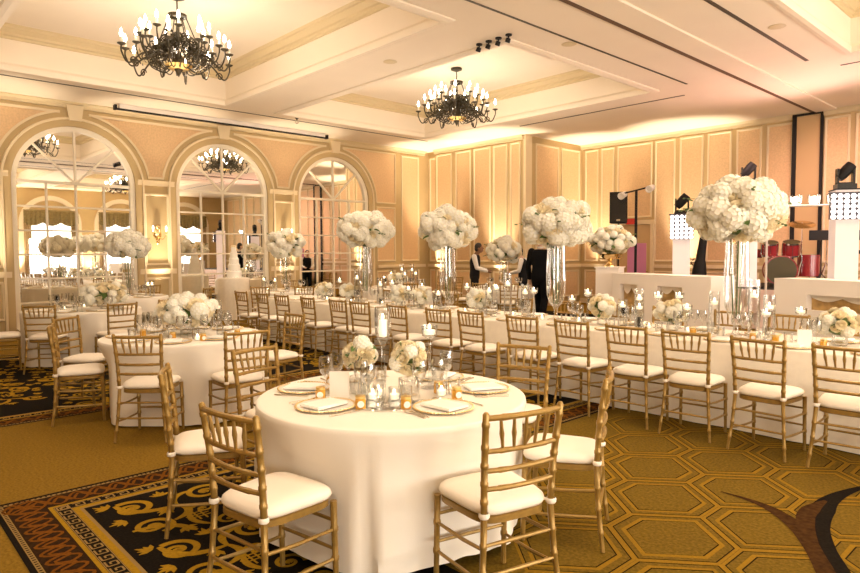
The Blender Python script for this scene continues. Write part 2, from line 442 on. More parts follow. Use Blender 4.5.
# dark air slots and the folding wall track
t = MB()
t.bx(-5.88, -5.84, -2, 12.35, CEIL - .006, CEIL + .0); t.bx(-13.95, -13.90, -3, 12.9, CEIL - .006, CEIL)
t.bx(-10.7, -6.3, 13.15, 13.20, CEIL - .006, CEIL); t.bx(-3.79, -3.73, -3, 12.4, CEIL - .006, CEIL); t.bx(-3.45, 3, 13.12, 13.17, CEIL - .006, CEIL)
trim(t, 'iron')
t = MB(); t.bx(-5.04, -4.93, YN + .01, YC - .05, CEIL - .02, CEIL); trim(t, 'taupe_dark')
t = MB(); t.bx(-4.93, -4.50, YN + .01, YC - .03, CEIL - .035, CEIL); trim(t, 'ceiling')

# ---- left wall with three (and more) arched mirrored windows
ARC = [(-2.82 + 3.375 * k) for k in range(5)]     # centre y of each arch
AW, SPR = 1.14, 3.12                               # half width of the opening, spring height
def arch_outline(yc, hw, z0=0.0, n=24):
    return [(yc - hw, z0)] + [(yc + hw, z0)] + [(yc + hw * cos(pi * i / n), SPR + hw * sin(pi * i / n)) for i in range(n + 1)]
wl = MB()
holes = [arch_outline(yc, AW + .10, .02) for yc in ARC]
wl.poly([(YN, 0), (YA + .2, 0), (YA + .2, CEIL), (YN, CEIL)], holes, lambda y, z: (XL, y, z))
for yc in ARC:      # reveals
    O = arch_outline(yc, AW + .10, .02)[1:] + [(yc - AW - .10, .02)]
    for a, b in zip(O[:-1], O[1:]): wl.add([(XL, *a), (XL, *b), (XL - .14, *b), (XL - .14, *a)], [(0, 1, 2, 3)])
wlo = struct('wall_left', wl, 'wall')
def sweep_arch(mb, yc, hw, prof, z0=0.02, n=28, mi=0):     # prof = (offset outward, x out of wall)
    cols = [[(yc + hw + o, z0) for o, _ in prof]] + [[(yc + (hw + o) * cos(pi * i / n), SPR + (hw + o) * sin(pi * i / n)) for o, _ in prof] for i in range(n + 1)] + [[(yc - hw - o, z0) for o, _ in prof]]
    k = len(prof); vs = [(XL + prof[j][1], *c[j]) for c in cols for j in range(k)]
    mb.add(vs, [(i * k + j, i * k + j + 1, (i + 1) * k + j + 1, (i + 1) * k + j) for i in range(len(cols) - 1) for j in range(k - 1)], mi)
t = MB()
for yc in ARC:
    sweep_arch(t, yc, AW + .08, [(.0, -.10), (.0, .02), (.03, .035), (.12, .03), (.14, .03)])
trim(t, 'wall', smooth=True)
t = MB()
for yc in ARC: sweep_arch(t, yc, AW + .22, [(0, .03), (.01, .06), (.05, .06), (.06, 0)])
trim(t, 'moulding', smooth=True)
t = MB()
for yc in ARC:      # keystones
    a, b, z0, z1 = .12, .17, SPR + AW + .20, CEIL - .06
    P = [(yc - a, z0), (yc + a, z0), (yc + b, z1), (yc - b, z1)]
    t.add([(XL + .09, *p) for p in P] + [(XL, *p) for p in P], [(0, 1, 2, 3), (0, 4, 5, 1), (1, 5, 6, 2), (2, 6, 7, 3), (3, 7, 4, 0)])
trim(t, 'moulding')
for wi, yc in enumerate(ARC):
    root = bpy.data.objects.new('window_%d' % (wi + 1), None); COL.objects.link(root); root['kind'] = 'structure'; root.location = (XL - .10, yc, 0)
    g = MB(); g.poly([(y - yc, z) for y, z in arch_outline(yc, AW + .06, .03)], [], lambda y, z: (0, y, z)); obj('mirror_pane', g, 'mirror', root, False)
    f = MB()
    k0 = len(f.v)
    sw = MB(); sweep_arch(sw, 0, AW - .02, [(0, .0), (0, .06), (.05, .08), (.11, .08), (.11, 0)], .03); sw.v = [(p[0] - XL, p[1], p[2]) for p in sw.v]
    obj('window_frame', sw, 'mullion', root)
    mu = MB()
    for z in (.56, 1.07, 1.58, 2.09, 2.60): mu.bx(0, .035, -AW, AW, z - .018, z + .018)
    mu.bx(0, .045, -AW, AW, SPR - .03, SPR + .03)
    for y in (-AW / 2, 0, AW / 2): mu.bx(0, .034, y - .018, y + .018, .03, SPR)
    for a in (pi / 4, pi / 2, 3 * pi / 4):
        d = Vector((0, cos(a), sin(a))); n_ = Vector((0, -sin(a), cos(a))) * .02
        p, q = Vector((0, 0, SPR)), Vector((0, 0, SPR)) + d * AW
        vs = [p - n_, p + n_, q + n_, q - n_]; vs2 = [v + Vector((.036, 0, 0)) for v in vs]
        mu.add(vs + vs2, [(4, 5, 6, 7), (0, 1, 5, 4), (2, 3, 7, 6), (1, 2, 6, 5), (3, 0, 4, 7)])
    obj('muntin', mu, 'mullion', root, False)
    sl = MB(); sl.bx(-.02, .20, -AW - .06, AW + .06, 0, .03); obj('sill', sl, 'mullion', root, False)

# ---- panel mouldings: a raised rectangular frame round a damask inset
def panel(mo, ins, tf, u0, u1, z0, z1, w=.055, d=.03, inset=True):
    prof = [(0, 0), (.012, d), (w - .015, d * .8), (w, .004)]
    rows = [[(u0 + i, z0 + i), (u1 - i, z0 + i), (u1 - i, z1 - i), (u0 + i, z1 - i)] for i, _ in prof]
    vs = [tf(p[0], p[1], prof[j][1]) for j, r in enumerate(rows) for p in r]
    mo.add(vs, [(4 * i + k, 4 * i + (k + 1) % 4, 4 * (i + 1) + (k + 1) % 4, 4 * (i + 1) + k) for i in range(len(prof) - 1) for k in range(4)])
    if inset:
        i = w - .004; ins.add([tf(u0 + i, z0 + i, .003), tf(u1 - i, z0 + i, .003), tf(u1 - i, z1 - i, .003), tf(u0 + i, z1 - i, .003)], [(0, 1, 2, 3)])
RAIL = 1.17
TL = lambda u, z, d: (XL + d, u, z)
mo, ins = MB(), MB()
# spandrel panels that follow the arches
def spandrel(ya, yb):
    r = AW + .38; z1 = CEIL - .20; zb = SPR + .22
    a0 = math.asin(min(1, (zb - SPR) / r)); half = .28
    am = math.acos(half / r)
    L = [(ya + r * cos(a), SPR + r * sin(a)) for a in [a0 + (am - a0) * i / 14 for i in range(15)]]
    Rr = [(yb - r * cos(a), SPR + r * sin(a)) for a in [am + (a0 - am) * i / 14 for i in range(15)]]
    loop = L + [(ya + half, z1), (yb - half, z1)] + Rr
    n = len(loop); cx = sum(p[0] for p in loop) / n; cy = sum(p[1] for p in loop) / n
    inner = []
    for i in range(n):
        a, b, c = loop[i - 1], loop[i], loop[(i + 1) % n]
        dx, dy = c[0] - a[0], c[1] - a[1]; l = sqrt(dx * dx + dy * dy)
        nx, ny = dy / l, -dx / l
        inner.append((b[0] + nx * .05, b[1] + ny * .05))
    vs = [(XL + .028, *p) for p in loop] + [(XL + .022, *p) for p in inner] + [(XL, *p) for p in loop] + [(XL, *p) for p in inner]
    for i in range(n):
        j = (i + 1) % n
        mo.add([vs[i], vs[j], vs[n + j], vs[n + i], vs[2 * n + i], vs[2 * n + j], vs[3 * n + i], vs[3 * n + j]], [(0, 1, 2, 3), (4, 5, 1, 0), (3, 2, 7, 6)])
    ins.poly(inner, [], lambda y, z: (XL + .003, y, z))
gaps = [(ARC[k], ARC[k + 1]) for k in range(4)]
for a, b in gaps:
    spandrel(a, b); c = (a + b) / 2
    panel(mo, ins, TL, c - .29, c + .29, RAIL + .14, SPR - .12, inset=False); panel(mo, ins, TL, c - .29, c + .29, .22, RAIL - .14, inset=False)
    for zz, dd in ((SPR + .06, .045), (RAIL - .06, .05)):
        mo.bx(XL, XL + dd, c - .42, c + .42, zz, zz + .10); mo.bx(XL, XL + dd + .02, c - .42, c + .42, zz + .09, zz + .12)
yl = ARC[-1]
r = AW + .38
pts = [(yl + .28, CEIL - .20)] + [(yl + r * cos(a), SPR + r * sin(a)) for a in [math.acos(.28 / r) * (1 - i / 14) for i in range(15)]] + [(yl + r, SPR), (12.95, SPR), (12.95, CEIL - .20)]
ins.poly(pts, [], lambda y, z: (XL + .003, y, z))
for a, b in zip(pts, pts[1:] + pts[:1]):
    p, q = Vector((XL + .014, *a)), Vector((XL + .014, *b)); mo.tube([p, q], .024, 6, cap=False)
panel(mo, ins, TL, yl + r, 12.95, RAIL + .14, SPR - .12); panel(mo, ins, TL, yl + r, 12.95, .22, RAIL - .14)
panel(mo, ins, TL, 13.2, 13.95, RAIL + .14, CEIL - .2); panel(mo, ins, TL, 13.2, 13.95, .22, RAIL - .14)
mo.bx(XL, XL + .05, yl + AW + .4, YA, RAIL - .05, RAIL + .04)
trim(mo, 'moulding', smooth=True)
obj('wall_panel', ins, 'damask', wlo, False)
t = MB(); ringprof(t, XL, XR, YN, YC + 6, [(0, CEIL - .13), (.03, CEIL - .13), (.03, CEIL - .09), (.08, CEIL - .03), (.08, CEIL)])
# cornice along the left wall only (the far walls step in and out)
t = MB(); t.add([(XL, YN, CEIL - .13), (XL + .04, YN, CEIL - .12), (XL + .05, YN, CEIL - .06), (XL + .12, YN, CEIL - .02), (XL + .12, YN, CEIL),
                 (XL, YA, CEIL - .13), (XL + .04, YA, CEIL - .12), (XL + .05, YA, CEIL - .06), (XL + .12, YA, CEIL - .02), (XL + .12, YA, CEIL)],
                [(i, i + 1, i + 6, i + 5) for i in range(4)])
trim(t, 'crown')

# ---- far walls: A (left part), B (return), C (right part behind the stage)
def backwall(name, segs, poly, mats='wall'):
    mb = MB(); mb.add(*poly); o = struct(name, mb, mats)
    mo, ins = MB(), MB()
    for (tf, u0, u1, z0, z1) in segs: panel(mo, ins, tf, u0, u1, z0, z1)
    return o, mo, ins
TA = lambda u, z, d: (u, YA - d, z)
TB = lambda u, z, d: (XB - .0 + d, u, z)
TC = lambda u, z, d: (u, YC - d, z)
TS = lambda u, z, d: (u, YA + .18 - d, z)
mb = MB(); mb.add([(XL - .2, YA + .18, 0), (XA, YA + .18, 0), (XA, YA + .18, CEIL), (XL - .2, YA + .18, CEIL)], [(0, 1, 2, 3)])
mb.add([(XA, YA, 0), (XB, YA, 0), (XB, YA, CEIL), (XA, YA, CEIL)], [(0, 1, 2, 3)]); mb.add([(XA, YA, 0), (XA, YA + .18, 0), (XA, YA + .18, CEIL), (XA, YA, CEIL)], [(0, 1, 2, 3)])
wa = struct('wall_far_left', mb, 'wall'); mo, ins = MB(), MB()
panel(mo, ins, TS, XL + .07, XA - .07, RAIL + .12, CEIL - .2); panel(mo, ins, TS, XL + .07, XA - .07, .22, RAIL - .14)
ea = [-14.93, -14.22, -14.06, -13.42, -13.30, -12.62, -12.52, -11.98, -11.88, -11.50]
for a, b in zip(ea[0::2], ea[1::2]): panel(mo, ins, TA, a, b, RAIL + .12, CEIL - .17); panel(mo, ins, TA, a, b, .22, RAIL - .14)
mo.bx(XL, XA, YA + .13, YA + .18, RAIL - .05, RAIL + .04); mo.bx(XA, XB, YA - .05, YA, RAIL - .05, RAIL + .04)
trim(mo, 'moulding', smooth=True); obj('wall_panel', ins, 'damask', wa, False)
mb = MB(); mb.add([(XB, YA, 0), (XB, YC, 0), (XB, YC, CEIL), (XB, YA, CEIL)], [(0, 1, 2, 3)])
wb = struct('wall_alcove', mb, 'wall'); mo, ins = MB(), MB()
for a, b in ((14.75, 15.85), (15.98, 16.93)): panel(mo, ins, TB, a, b, RAIL + .12, CEIL - .17); panel(mo, ins, TB, a, b, .22, RAIL - .14)
mo.bx(XB, XB + .05, YA, YC, RAIL - .05, RAIL + .04); mo.bx(XB, XB + .08, YA, YA + .28, 0, CEIL)
trim(mo, 'moulding', smooth=True); obj('wall_panel', ins, 'damask', wb, False)
mb = MB(); mb.add([(XB, YC, 0), (XR, YC, 0), (XR, YC, CEIL), (XB, YC, CEIL)], [(0, 1, 2, 3)])
wc = struct('wall_far_right', mb, 'wall'); mo, ins = MB(), MB()
ec = [-11.27, -10.80, -10.70, -10.26, -10.16, -9.06, -8.98, -8.38, -8.26, -7.60, -7.50, -6.87, -6.76, -6.14, -6.03, -5.42, -4.76, -4.24, -4.14, -3.5, -3.4, -2.7, -2.6, -1.9, -1.8, -1.1, -1, -.3, -.2, .5, .6, 1.3, 1.4, 2.1, 2.2, 2.9, 3, 3.7, 3.8, 4.5]
for a, b in zip(ec[0::2], ec[1::2]):
    zz = 2.55 if a == -10.16 else RAIL + .12
    panel(mo, ins, TC, a, b, zz, CEIL - .17)
    if a != -10.16: panel(mo, ins, TC, a, b, .22, RAIL - .14)
mo.bx(XB, -10.2, YC - .05, YC, RAIL - .05, RAIL + .04); mo.bx(-9.0, -5.4, YC - .05, YC, RAIL - .05, RAIL + .04); mo.bx(-4.76, XR, YC - .05, YC, RAIL - .05, RAIL + .04)
trim(mo, 'moulding', smooth=True); obj('wall_panel', ins, 'damask', wc, False)
t = MB()
for x0, x1, y in ((XA, XB, YA), (XB, XR, YC)):
    t.add([(x0, y, CEIL - .13), (x0, y - .04, CEIL - .12), (x0, y - .05, CEIL - .06), (x0, y - .1, CEIL), (x1, y, CEIL - .13), (x1, y - .04, CEIL - .12), (x1, y - .05, CEIL - .06), (x1, y - .1, CEIL)], [(i, i + 1, i + 5, i + 4) for i in range(3)])
trim(t, 'crown')
# service door in the far right wall
d = bpy.data.objects.new('door_1', None); COL.objects.link(d); d['kind'] = 'structure'; d.location = (-9.6, YC, 0)
b = MB(); b.bx(-.56, .56, -.05, -.01, 0, 2.35); obj('door_leaf', b, 'taupe', d, False)
b = MB(); b.bx(-.64, -.55, -.09, 0, 0, 2.42); b.bx(.55, .64, -.09, 0, 0, 2.42); b.bx(-.68, .68, -.10, 0, 2.36, 2.48); obj('door_frame', b, 'moulding', d, False)
b = MB(); b.ball((.46, -.09, 1.02), .03, 8); b.tube([(.46, -.05, 1.02), (.46, -.09, 1.02)], .012, 6); obj('door_handle', b, 'brass', d)
# folding-wall pocket door (plain panel in a black frame)
d = bpy.data.objects.new('door_2', None); COL.objects.link(d); d['kind'] = 'structure'; d.location = (-5.09, YC, 0)
b = MB(); b.bx(-.27, .27, -.05, -.01, 0, CEIL - .06); obj('door_leaf', b, 'taupe', d, False)
b = MB(); b.bx(-.34, -.25, -.09, 0, 0, CEIL - .02); b.bx(.26, .31, -.09, 0, 0, CEIL - .02); b.bx(-.34, .31, -.09, 0, CEIL - .07, CEIL - .02); obj('door_frame', b, 'black', d, False)
# right wall with daylight windows, near wall
wr = MB(); YW = [1.25 + 3.375 * k for k in range(-1, 5)]
wr.poly([(YN, 0), (YC, 0), (YC, CEIL), (YN, CEIL)], [arch_outline(yc, AW + .1, .5) for yc in YW], lambda y, z: (XR, y, z)); wro = struct('wall_right', wr, 'wall')
wn = MB(); wn.add([(XL - .2, YN, 0), (XR, YN, 0), (XR, YN, CEIL), (XL - .2, YN, CEIL)], [(0, 1, 2, 3)]); struct('wall_near', wn, 'wall')
for k, yc in enumerate(YW):
    root = bpy.data.objects.new('window_%d' % (len(ARC) + 1 + k), None); COL.objects.link(root); root['kind'] = 'structure'; root.location = (XR + .06, yc, 0)
    g = MB(); g.bx(-.02, 0, -AW - .1, AW + .1, .5, 3.15); obj('window_pane', g, 'daylight', root, False)
    g = MB(); g.poly([(y - yc, z) for y, z in arch_outline(yc, AW + .1, 3.1)], [], lambda y, z: (0, y, z)); obj('tympanum', g, 'wall', root, False)
    f = MB(); f.v = []; sw = MB(); sweep_arch(sw, 0, AW + .02, [(0, 0), (0, .10), (.1, .12), (.22, .12), (.24, 0)], .5); sw.v = [(-(p[0] - XL), p[1], p[2]) for p in sw.v]; obj('window_frame', sw, 'mullion', root)
    v = MB(); n = 40; P = []
    for i in range(n + 1):
        y = -1.2 + 2.4 * i / n; dp = .10 + .04 * sin(i * 1.9); zb = 3.15 - .16 * abs(sin(i / n * pi * 3))
        P += [(-.16 - dp, y, zb), (-.16 - dp * .7, y, 3.72), (-.10, y, 3.80)]
    v.add(P, [(3 * i + j, 3 * i + j + 1, 3 * i + j + 4, 3 * i + j + 3) for i in range(n) for j in range(2)]); obj('valance', v, 'valance', root)
    for sgn in (-1, 1):
        cu = MB(); P = []
        for i in range(17):
            y = sgn * (.86 + .34 * i / 16); x = -.16 - .05 * sin(i * 1.6); P += [(x, y, .04), (x, y, 3.3)]
        cu.add(P, [(2 * i, 2 * i + 2, 2 * i + 3, 2 * i + 1) for i in range(16)]); obj('curtain', cu, 'curtain', root)
# baseboards
for nm, (x0, x1, y0, y1) in {'baseboard_far_left': (XA, XB, YA - .03, YA), 'baseboard_far_right': (XB, XR, YC - .03, YC)}.items():
    b = MB(); b.bx(x0, x1, y0, y1, 0, .14); struct(nm, b, 'moulding')

# ------------------------------------------------------------------ chiavari chair (front is local +Y)
def ringed(z0, z1, n, r, rings):
    out = []
    for i in range(n + 1): out.append(z0 + (z1 - z0) * i / n)
    return out
def post_path(sx):
    P = [(sx * .214, -.238, 0), (sx * .192, -.212, .22), (sx * .178, -.200, .44), (sx * .184, -.212, .66), (sx * .196, -.245, .915)]
    rings = (.10, .22, .33, .52, .60, .68, .76, .86)
    zs = sorted([0, .04, .44, .905, .915] + [z for q in rings for z in (q - .012, q - .008, q + .008, q + .012)])
    pts, rad = [], []
    for z in zs:
        for a, b in zip(P[:-1], P[1:]):
            if a[2] <= z <= b[2] + 1e-9:
                t = (z - a[2]) / (b[2] - a[2]); pts.append(tuple(a[k] + (b[k] - a[k]) * t for k in range(3))); break
        base = .0110 + .0042 * min(1, z / .4)
        rad.append(base + (.0028 if any(abs(z - q) < .009 for q in rings) else 0))
    rad[-1] = .008
    return pts, rad
def back_at(z):     # x half-width and y of the posts at height z
    if z < .66: t = (z - .44) / .22; return .178 + .006 * t, -.200 - .012 * t
    t = (z - .66) / .255; return .184 + .012 * t, -.212 - .033 * t
def make_chair():
    t = thing('chiavari_chair', 'gold chair', 'chair')
    for s in (-1, 1):
        p, r_ = post_path(s); b = MB(); b.tube(p, r_, 8); obj('back_post', b, 'chair_gold', t)
        b = MB(); zs = [0, .03, .14, .148, .164, .172, .28, .288, .304, .312, .43]
        rr = [.0125, .013, .014, .018, .018, .0145, .015, .019, .019, .0155, .0165]
        b.tube([(s * (.192 + .004 * (1 - z / .43)), .178 + .01 * (1 - z / .43), z) for z in zs], rr, 8); obj('front_leg', b, 'chair_gold', t)
    def rail(name, z, r=.0115, bow=.022):
        hx, y = back_at(z); b = MB()
        pts = [(hx * u, y - bow * (1 - u * u), z) for u in (-1, -.66, -.62, -.33, 0, .33, .62, .66, 1)]
        b.tube(pts, [r, r, r * 1.18, r, r, r, r * 1.18, r, r], 8); obj(name, b, 'chair_gold', t)
    rail('top_rail', .888, .0135); rail('lattice_rail', .742); rail('back_rail', .655); rail('back_rail', .575)
    for u in (-.66, -.33, 0, .33, .66):
        h0, y0 = back_at(.742); h1, y1 = back_at(.888); u0 = u * .86; b = MB(); L = []
        for k in range(7):
            q = k / 6; x = (h0 * u0 * (1 - q) + h1 * u * q); y = (y0 - .022 * (1 - u0 * u0)) * (1 - q) + (y1 - .022 * (1 - u * u)) * q
            L.append((x, y, .742 + .146 * q))
        b.tube(L, [.0065, .0075, .0085, .0115, .0085, .0075, .0065], 7); obj('spindle', b, 'chair_gold', t)
    # seat frame
    b = MB(); out = []
    for k in range(32):
        a = 2 * pi * k / 32; c, s_ = cos(a), sin(a); e = .42
        x = math.copysign(abs(c) ** e, c); y = math.copysign(abs(s_) ** e, s_); hw = .190 + .016 * y
        out.append((x * hw, y * .195 - .006))
    vs = [(x * q, y * q, z) for (q, z) in ((.93, .405), (1, .412), (1, .438), (.95, .444)) for (x, y) in out]
    fs = [(i * 32 + k, i * 32 + (k + 1) % 32, (i + 1) * 32 + (k + 1) % 32, (i + 1) * 32 + k) for i in range(3) for k in range(32)] + [tuple(range(31, -1, -1)), tuple(96 + k for k in range(32))]
    b.add(vs, fs); obj('seat_frame', b, 'chair_gold', t)
    # cushion
    b = MB(); rows = [(.90, .444), (1.02, .450), (1.055, .464), (1.03, .482), (.96, .494), (.80, .503), (.55, .508), (.25, .510)]
    vs = [(x * q, y * q + .004, z) for (q, z) in rows for (x, y) in out] + [(0, 0, .511)]
    n = len(rows); fs = [(i * 32 + k, i * 32 + (k + 1) % 32, (i + 1) * 32 + (k + 1) % 32, (i + 1) * 32 + k) for i in range(n - 1) for k in range(32)]
    fs += [((n - 1) * 32 + k, (n - 1) * 32 + (k + 1) % 32, n * 32) for k in range(32)] + [tuple(range(31, -1, -1))]
    b.add(vs, fs); cu = obj('cushion', b, 'cushion', t, angle=80); cu['label'] = 'ivory seat cushion tied to the back posts'
    for s in (-1, 1):
        b = MB(); b.lathe([(.020, -.012), (.024, -.006), (.024, .006), (.020, .012)], 10, (s * .179, -.203, .462)); b.tube([(s * .179, -.203, .462), (s * .15, -.18, .468)], .006, 5); obj('tie', b, 'cushion', cu)
    for s in (-1, 1):
        for z in (.155, .295):
            b = MB(); yb = -.225 + .05 * (.22 - z) * -1; b.tube([(s * (.196 if z < .2 else .186), -.215 if z < .2 else -.205, z + .02), (s * .19, -.05, z + .006), (s * .194, .18, z)], [.008, .0095, .008], 7); obj('side_stretcher', b, 'chair_gold', t)
    for z in (.20, .335):
        b = MB(); b.tube([(-.193, .182, z), (0, .184, z), (.193, .182, z)], [.008, .0095, .008], 7); obj('front_stretcher', b, 'chair_gold', t)
    b = MB(); b.tube([(-.184, -.206, .33), (0, -.206, .33), (.184, -.206, .33)], [.008, .0095, .008], 7); obj('rear_stretcher', b, 'chair_gold', t)
    b = MB(); b.tube([(-.193, -.213, .20), (0, -.213, .20), (.193, -.213, .20)], [.008, .0095, .008], 7); obj('rear_stretcher', b, 'chair_gold', t)
    return freeze(t)
CHAIR = make_chair()
CHAIRS = []
def chair(bx, by, ang, label, group=None):        # bx,by = the middle of the top of the backrest; ang = facing, degrees
    a = radians(ang); x, y = bx + .245 * cos(a), by + .245 * sin(a); SEATS.append((x, y, a - pi / 2))
    return inst(CHAIR, (x, y, 0.006), a - pi / 2, label, group)
def face(bx, by, tx, ty): return math.degrees(atan2(ty - by, tx - bx))

# ------------------------------------------------------------------ tables and cloths
SEATS = []      # (x, y, angle) of every chair seat placed so far, filled by chair()
def seat_limit(x, y, a):        # distance from x,y along a to the nearest seat edge
    best = 9
    for (sx, sy, sa) in SEATS:
        if (sx - x) ** 2 + (sy - y) ** 2 > 2.6: continue
        c, s_ = cos(-sa), sin(-sa); ox, oy = (x - sx) * c - (y - sy) * s_, (x - sx) * s_ + (y - sy) * c
        dx, dy = cos(a) * c - sin(a) * s_, cos(a) * s_ + sin(a) * c
        if oy < .25 or dy > -.05: continue
        for q in range(0, 28):      # march to the padded seat outline
            tt = (oy - (.235 - .02 * q)) / -dy; u = ox + dx * tt
            if tt > 0 and abs(u) < .243: best = min(best, tt); break
    return best
def round_cloth(x, y, r, seed, label, nfold=22, amp=.045, hem=.012, mt='linen', cat='tablecloth', H=.762, flare=.030, name='tablecloth'):
    rnd = random.Random(seed); b = MB(); n = 160
    ph = [(rnd.uniform(0, 6.28), k, rnd.uniform(.4, 1)) for k in (nfold, nfold // 2 + 1, nfold + 7, 5)]
    sm = sum(p[2] for p in ph)
    LIM = [min(seat_limit(x, y, 2 * pi * k / n + dd) for dd in (-.05, 0, .05)) for k in range(n)]
    LIM = [min(LIM[(k + j) % n] + .010 * abs(j) for j in range(-9, 10)) for k in range(n)]
    rows = [(0, H), (r * .5, H), (r * .97, H), (r * .994, H - .001), (r, H - .005), (r + .004, H - .03)]
    N = 14
    vs = []
    for (rr, z) in rows[1:]:
        for k in range(n): a = 2 * pi * k / n; vs.append((rr * cos(a), rr * sin(a), z))
    for i in range(1, N + 1):
        t = i / N
        for k in range(n):
            a = 2 * pi * k / n; f = sum(p[2] * cos(p[1] * a + p[0]) for p in ph) / sm
            f = math.copysign(min(1, abs(f) * 1.6) ** 1.15, f) * (.55 if f < 0 else .75)
            rr = r + .006 + flare * .5 * t + amp * (t ** .85) * f * .7
            q_ = min(1, t / .30); rr = min(rr, (r + .006) * (1 - q_) + LIM[k] * q_); z = (H - .03) * (1 - t) + (hem + .012 * max(0, f)) * t
            vs.append((rr * cos(a), rr * sin(a), z))
    R_ = len(vs) // n; vs.append((0, 0, H)); c = len(vs) - 1
    fs = [(i * n + k, (i + 1) * n + k, (i + 1) * n + (k + 1) % n, i * n + (k + 1) % n) for i in range(R_ - 1) for k in range(n)] + [(k, (k + 1) % n, c) for k in range(n)]
    b.add(vs, fs); return tag(obj(name, b, mt, None, True, (x, y, 0), angle=70), label, cat)
def make_round_table():
    t = thing('round_table', 'x', 'table'); b = MB(); b.lathe([(0, .72), (.69, .72), (.70, .725), (.70, .742), (.695, .748), (0, .748)], 40); obj('tabletop', b, 'table_wood', t)
    for k in range(4):
        a = pi / 4 + k * pi / 2; b = MB(); b.tube([(.42 * cos(a), .42 * sin(a), .72), (.50 * cos(a), .50 * sin(a), .004)], .016, 8); obj('leg', b, 'iron', t)
    return freeze(t)
RT = make_round_table()
T1, T2, T3 = (-2.84, 2.34), (-6.40, 2.55), (-10.55, 2.70)
T4, T5, T6, T7 = (-13.06, 4.10), (-12.60, 7.34), (-9.75, 11.45), (-11.6, 9.75)
RTAB = [(T1, .765, 'nearest the camera', 'nearest white linen cloth reaching the floor, on the round table in front'),
        (T2, .77, 'left of the middle under a big low white flower arrangement', 'white linen cloth on the left round table with the big low white flowers'),
        (T3, .80, 'at the far left in front of the first arched mirror', 'white linen cloth on the far left round table before the first arched mirror'),
        (T4, .77, 'under the tall white bouquet before the first arched mirror', 'white linen cloth on the table under the tall bouquet at the first arched mirror'),
        (T5, .80, 'under the tall white bouquet between second and third arched mirrors', 'white linen cloth on the table under the tall bouquet between second and third mirrors'),
        (T6, .80, 'by the far wall where the vested server stands', 'white linen cloth on the far table where the vested server stands'),
        (T7, .80, 'near the far left corner carrying a cluster of candles', 'white linen cloth on the table with the candle cluster near the far left corner')]
CLOTHS = []
for i, ((x, y), r, where, cl) in enumerate(RTAB):
    inst(RT, (x, y, 0.004), .3 * i, 'round folding table ' + where)
    CLOTHS.append((x, y, r, 11 + i, cl, 15 + (i % 3) * 2, .22 if i == 0 else .13, .055 if i == 0 else .015))
# long banquet table
LX0, LX1, LY0, LY1 = -10.95, .70, 5.76, 6.80
t = thing('banquet_table', 'long banquet table hidden under the satin cloth with the row of chairs', 'table', ((LX0 + LX1) / 2, (LY0 + LY1) / 2, .004))
hl = (LX1 - LX0) / 2 - .02; hw = (LY1 - LY0) / 2 - .02
b = MB(); b.bx(-hl, hl, -hw, hw, .72, .748); obj('tabletop', b, 'table_wood', t)
for k in range(5):
    for s in (-1, 1):
        b = MB(); x = -hl + .2 + (2 * hl - .4) * k / 4; b.tube([(x, s * .5, .72), (x, s * .5, .004)], .018, 8); obj('leg', b, 'iron', t)
b = MB(); per = []; rnd = random.Random(5)
def side(p, q, n):
    for i in range(n): u = i / n; per.append((p[0] + (q[0] - p[0]) * u, p[1] + (q[1] - p[1]) * u))
side((LX0, LY0), (LX1, LY0), 300); side((LX1, LY0), (LX1, LY1), 40); side((LX1, LY1), (LX0, LY1), 300); side((LX0, LY1), (LX0, LY0), 40)
nn = len(per); cx, cy = (LX0 + LX1) / 2, (LY0 + LY1) / 2; vs = []
for (ins_, z, t_) in ((.02, .762, 0), (.004, .758, 0), (0, .745, 0), (-.004, .6, .25), (-.012, .4, .5), (-.02, .2, .75), (-.03, .012, 1)):
    for i, (x, y) in enumerate(per):
        nx = -1 if x <= LX0 + 1e-6 else (1 if x >= LX1 - 1e-6 else 0); ny = -1 if y <= LY0 + 1e-6 else (1 if y >= LY1 - 1e-6 else 0)
        f = .012 * t_ * (sin(i * .33) + .6 * sin(i * .13 + 1) + .5 * sin(i * .61 + 2))
        vs.append((x - nx * (ins_ - f), y - ny * (ins_ - f), z))
fs = [(i * nn + k, (i + 1) * nn + k, (i + 1) * nn + (k + 1) % nn, i * nn + (k + 1) % nn) for i in range(6) for k in range(nn)] + [tuple(range(nn))]
b.add(vs, fs); tag(obj('tablecloth', b, 'satin', None, angle=60), 'long ivory satin cloth on the banquet table behind the row of chairs', 'tablecloth')

# ------------------------------------------------------------------ chairs
def away(bx, by, tx, ty, r):      # keep the seat front clear of the table rim
    d = sqrt((bx - tx) ** 2 + (by - ty) ** 2); k = max(1, (r + .395) / d)
    return tx + (bx - tx) * k, ty + (by - ty) * k
x1, y1 = T1
for (bx, by, lab, tw) in [(-2.56, 1.20, 'gold chair at near round table, front left, backrest to the camera', -5), (-1.70, 2.13, 'gold chair at near round table, front right, backrest to the camera', -4),
                          (-1.88, 3.08, 'gold chair right of the near round table, seen from its side over the hexagon carpet', -9), (-2.90, 3.62, 'gold chair behind the near round table beside the two wine glasses', 16),
                          (-4.15, 2.16, 'gold chair left of the near round table, overlapping the chair of the next table', 6), (-3.73, 1.37, 'gold chair at near round table, leftmost, standing on the dark scroll carpet', 17)]:
    chair(*away(bx, by, x1, y1, .735), face(bx, by, x1, y1) + tw, lab)
x1, y1 = T2
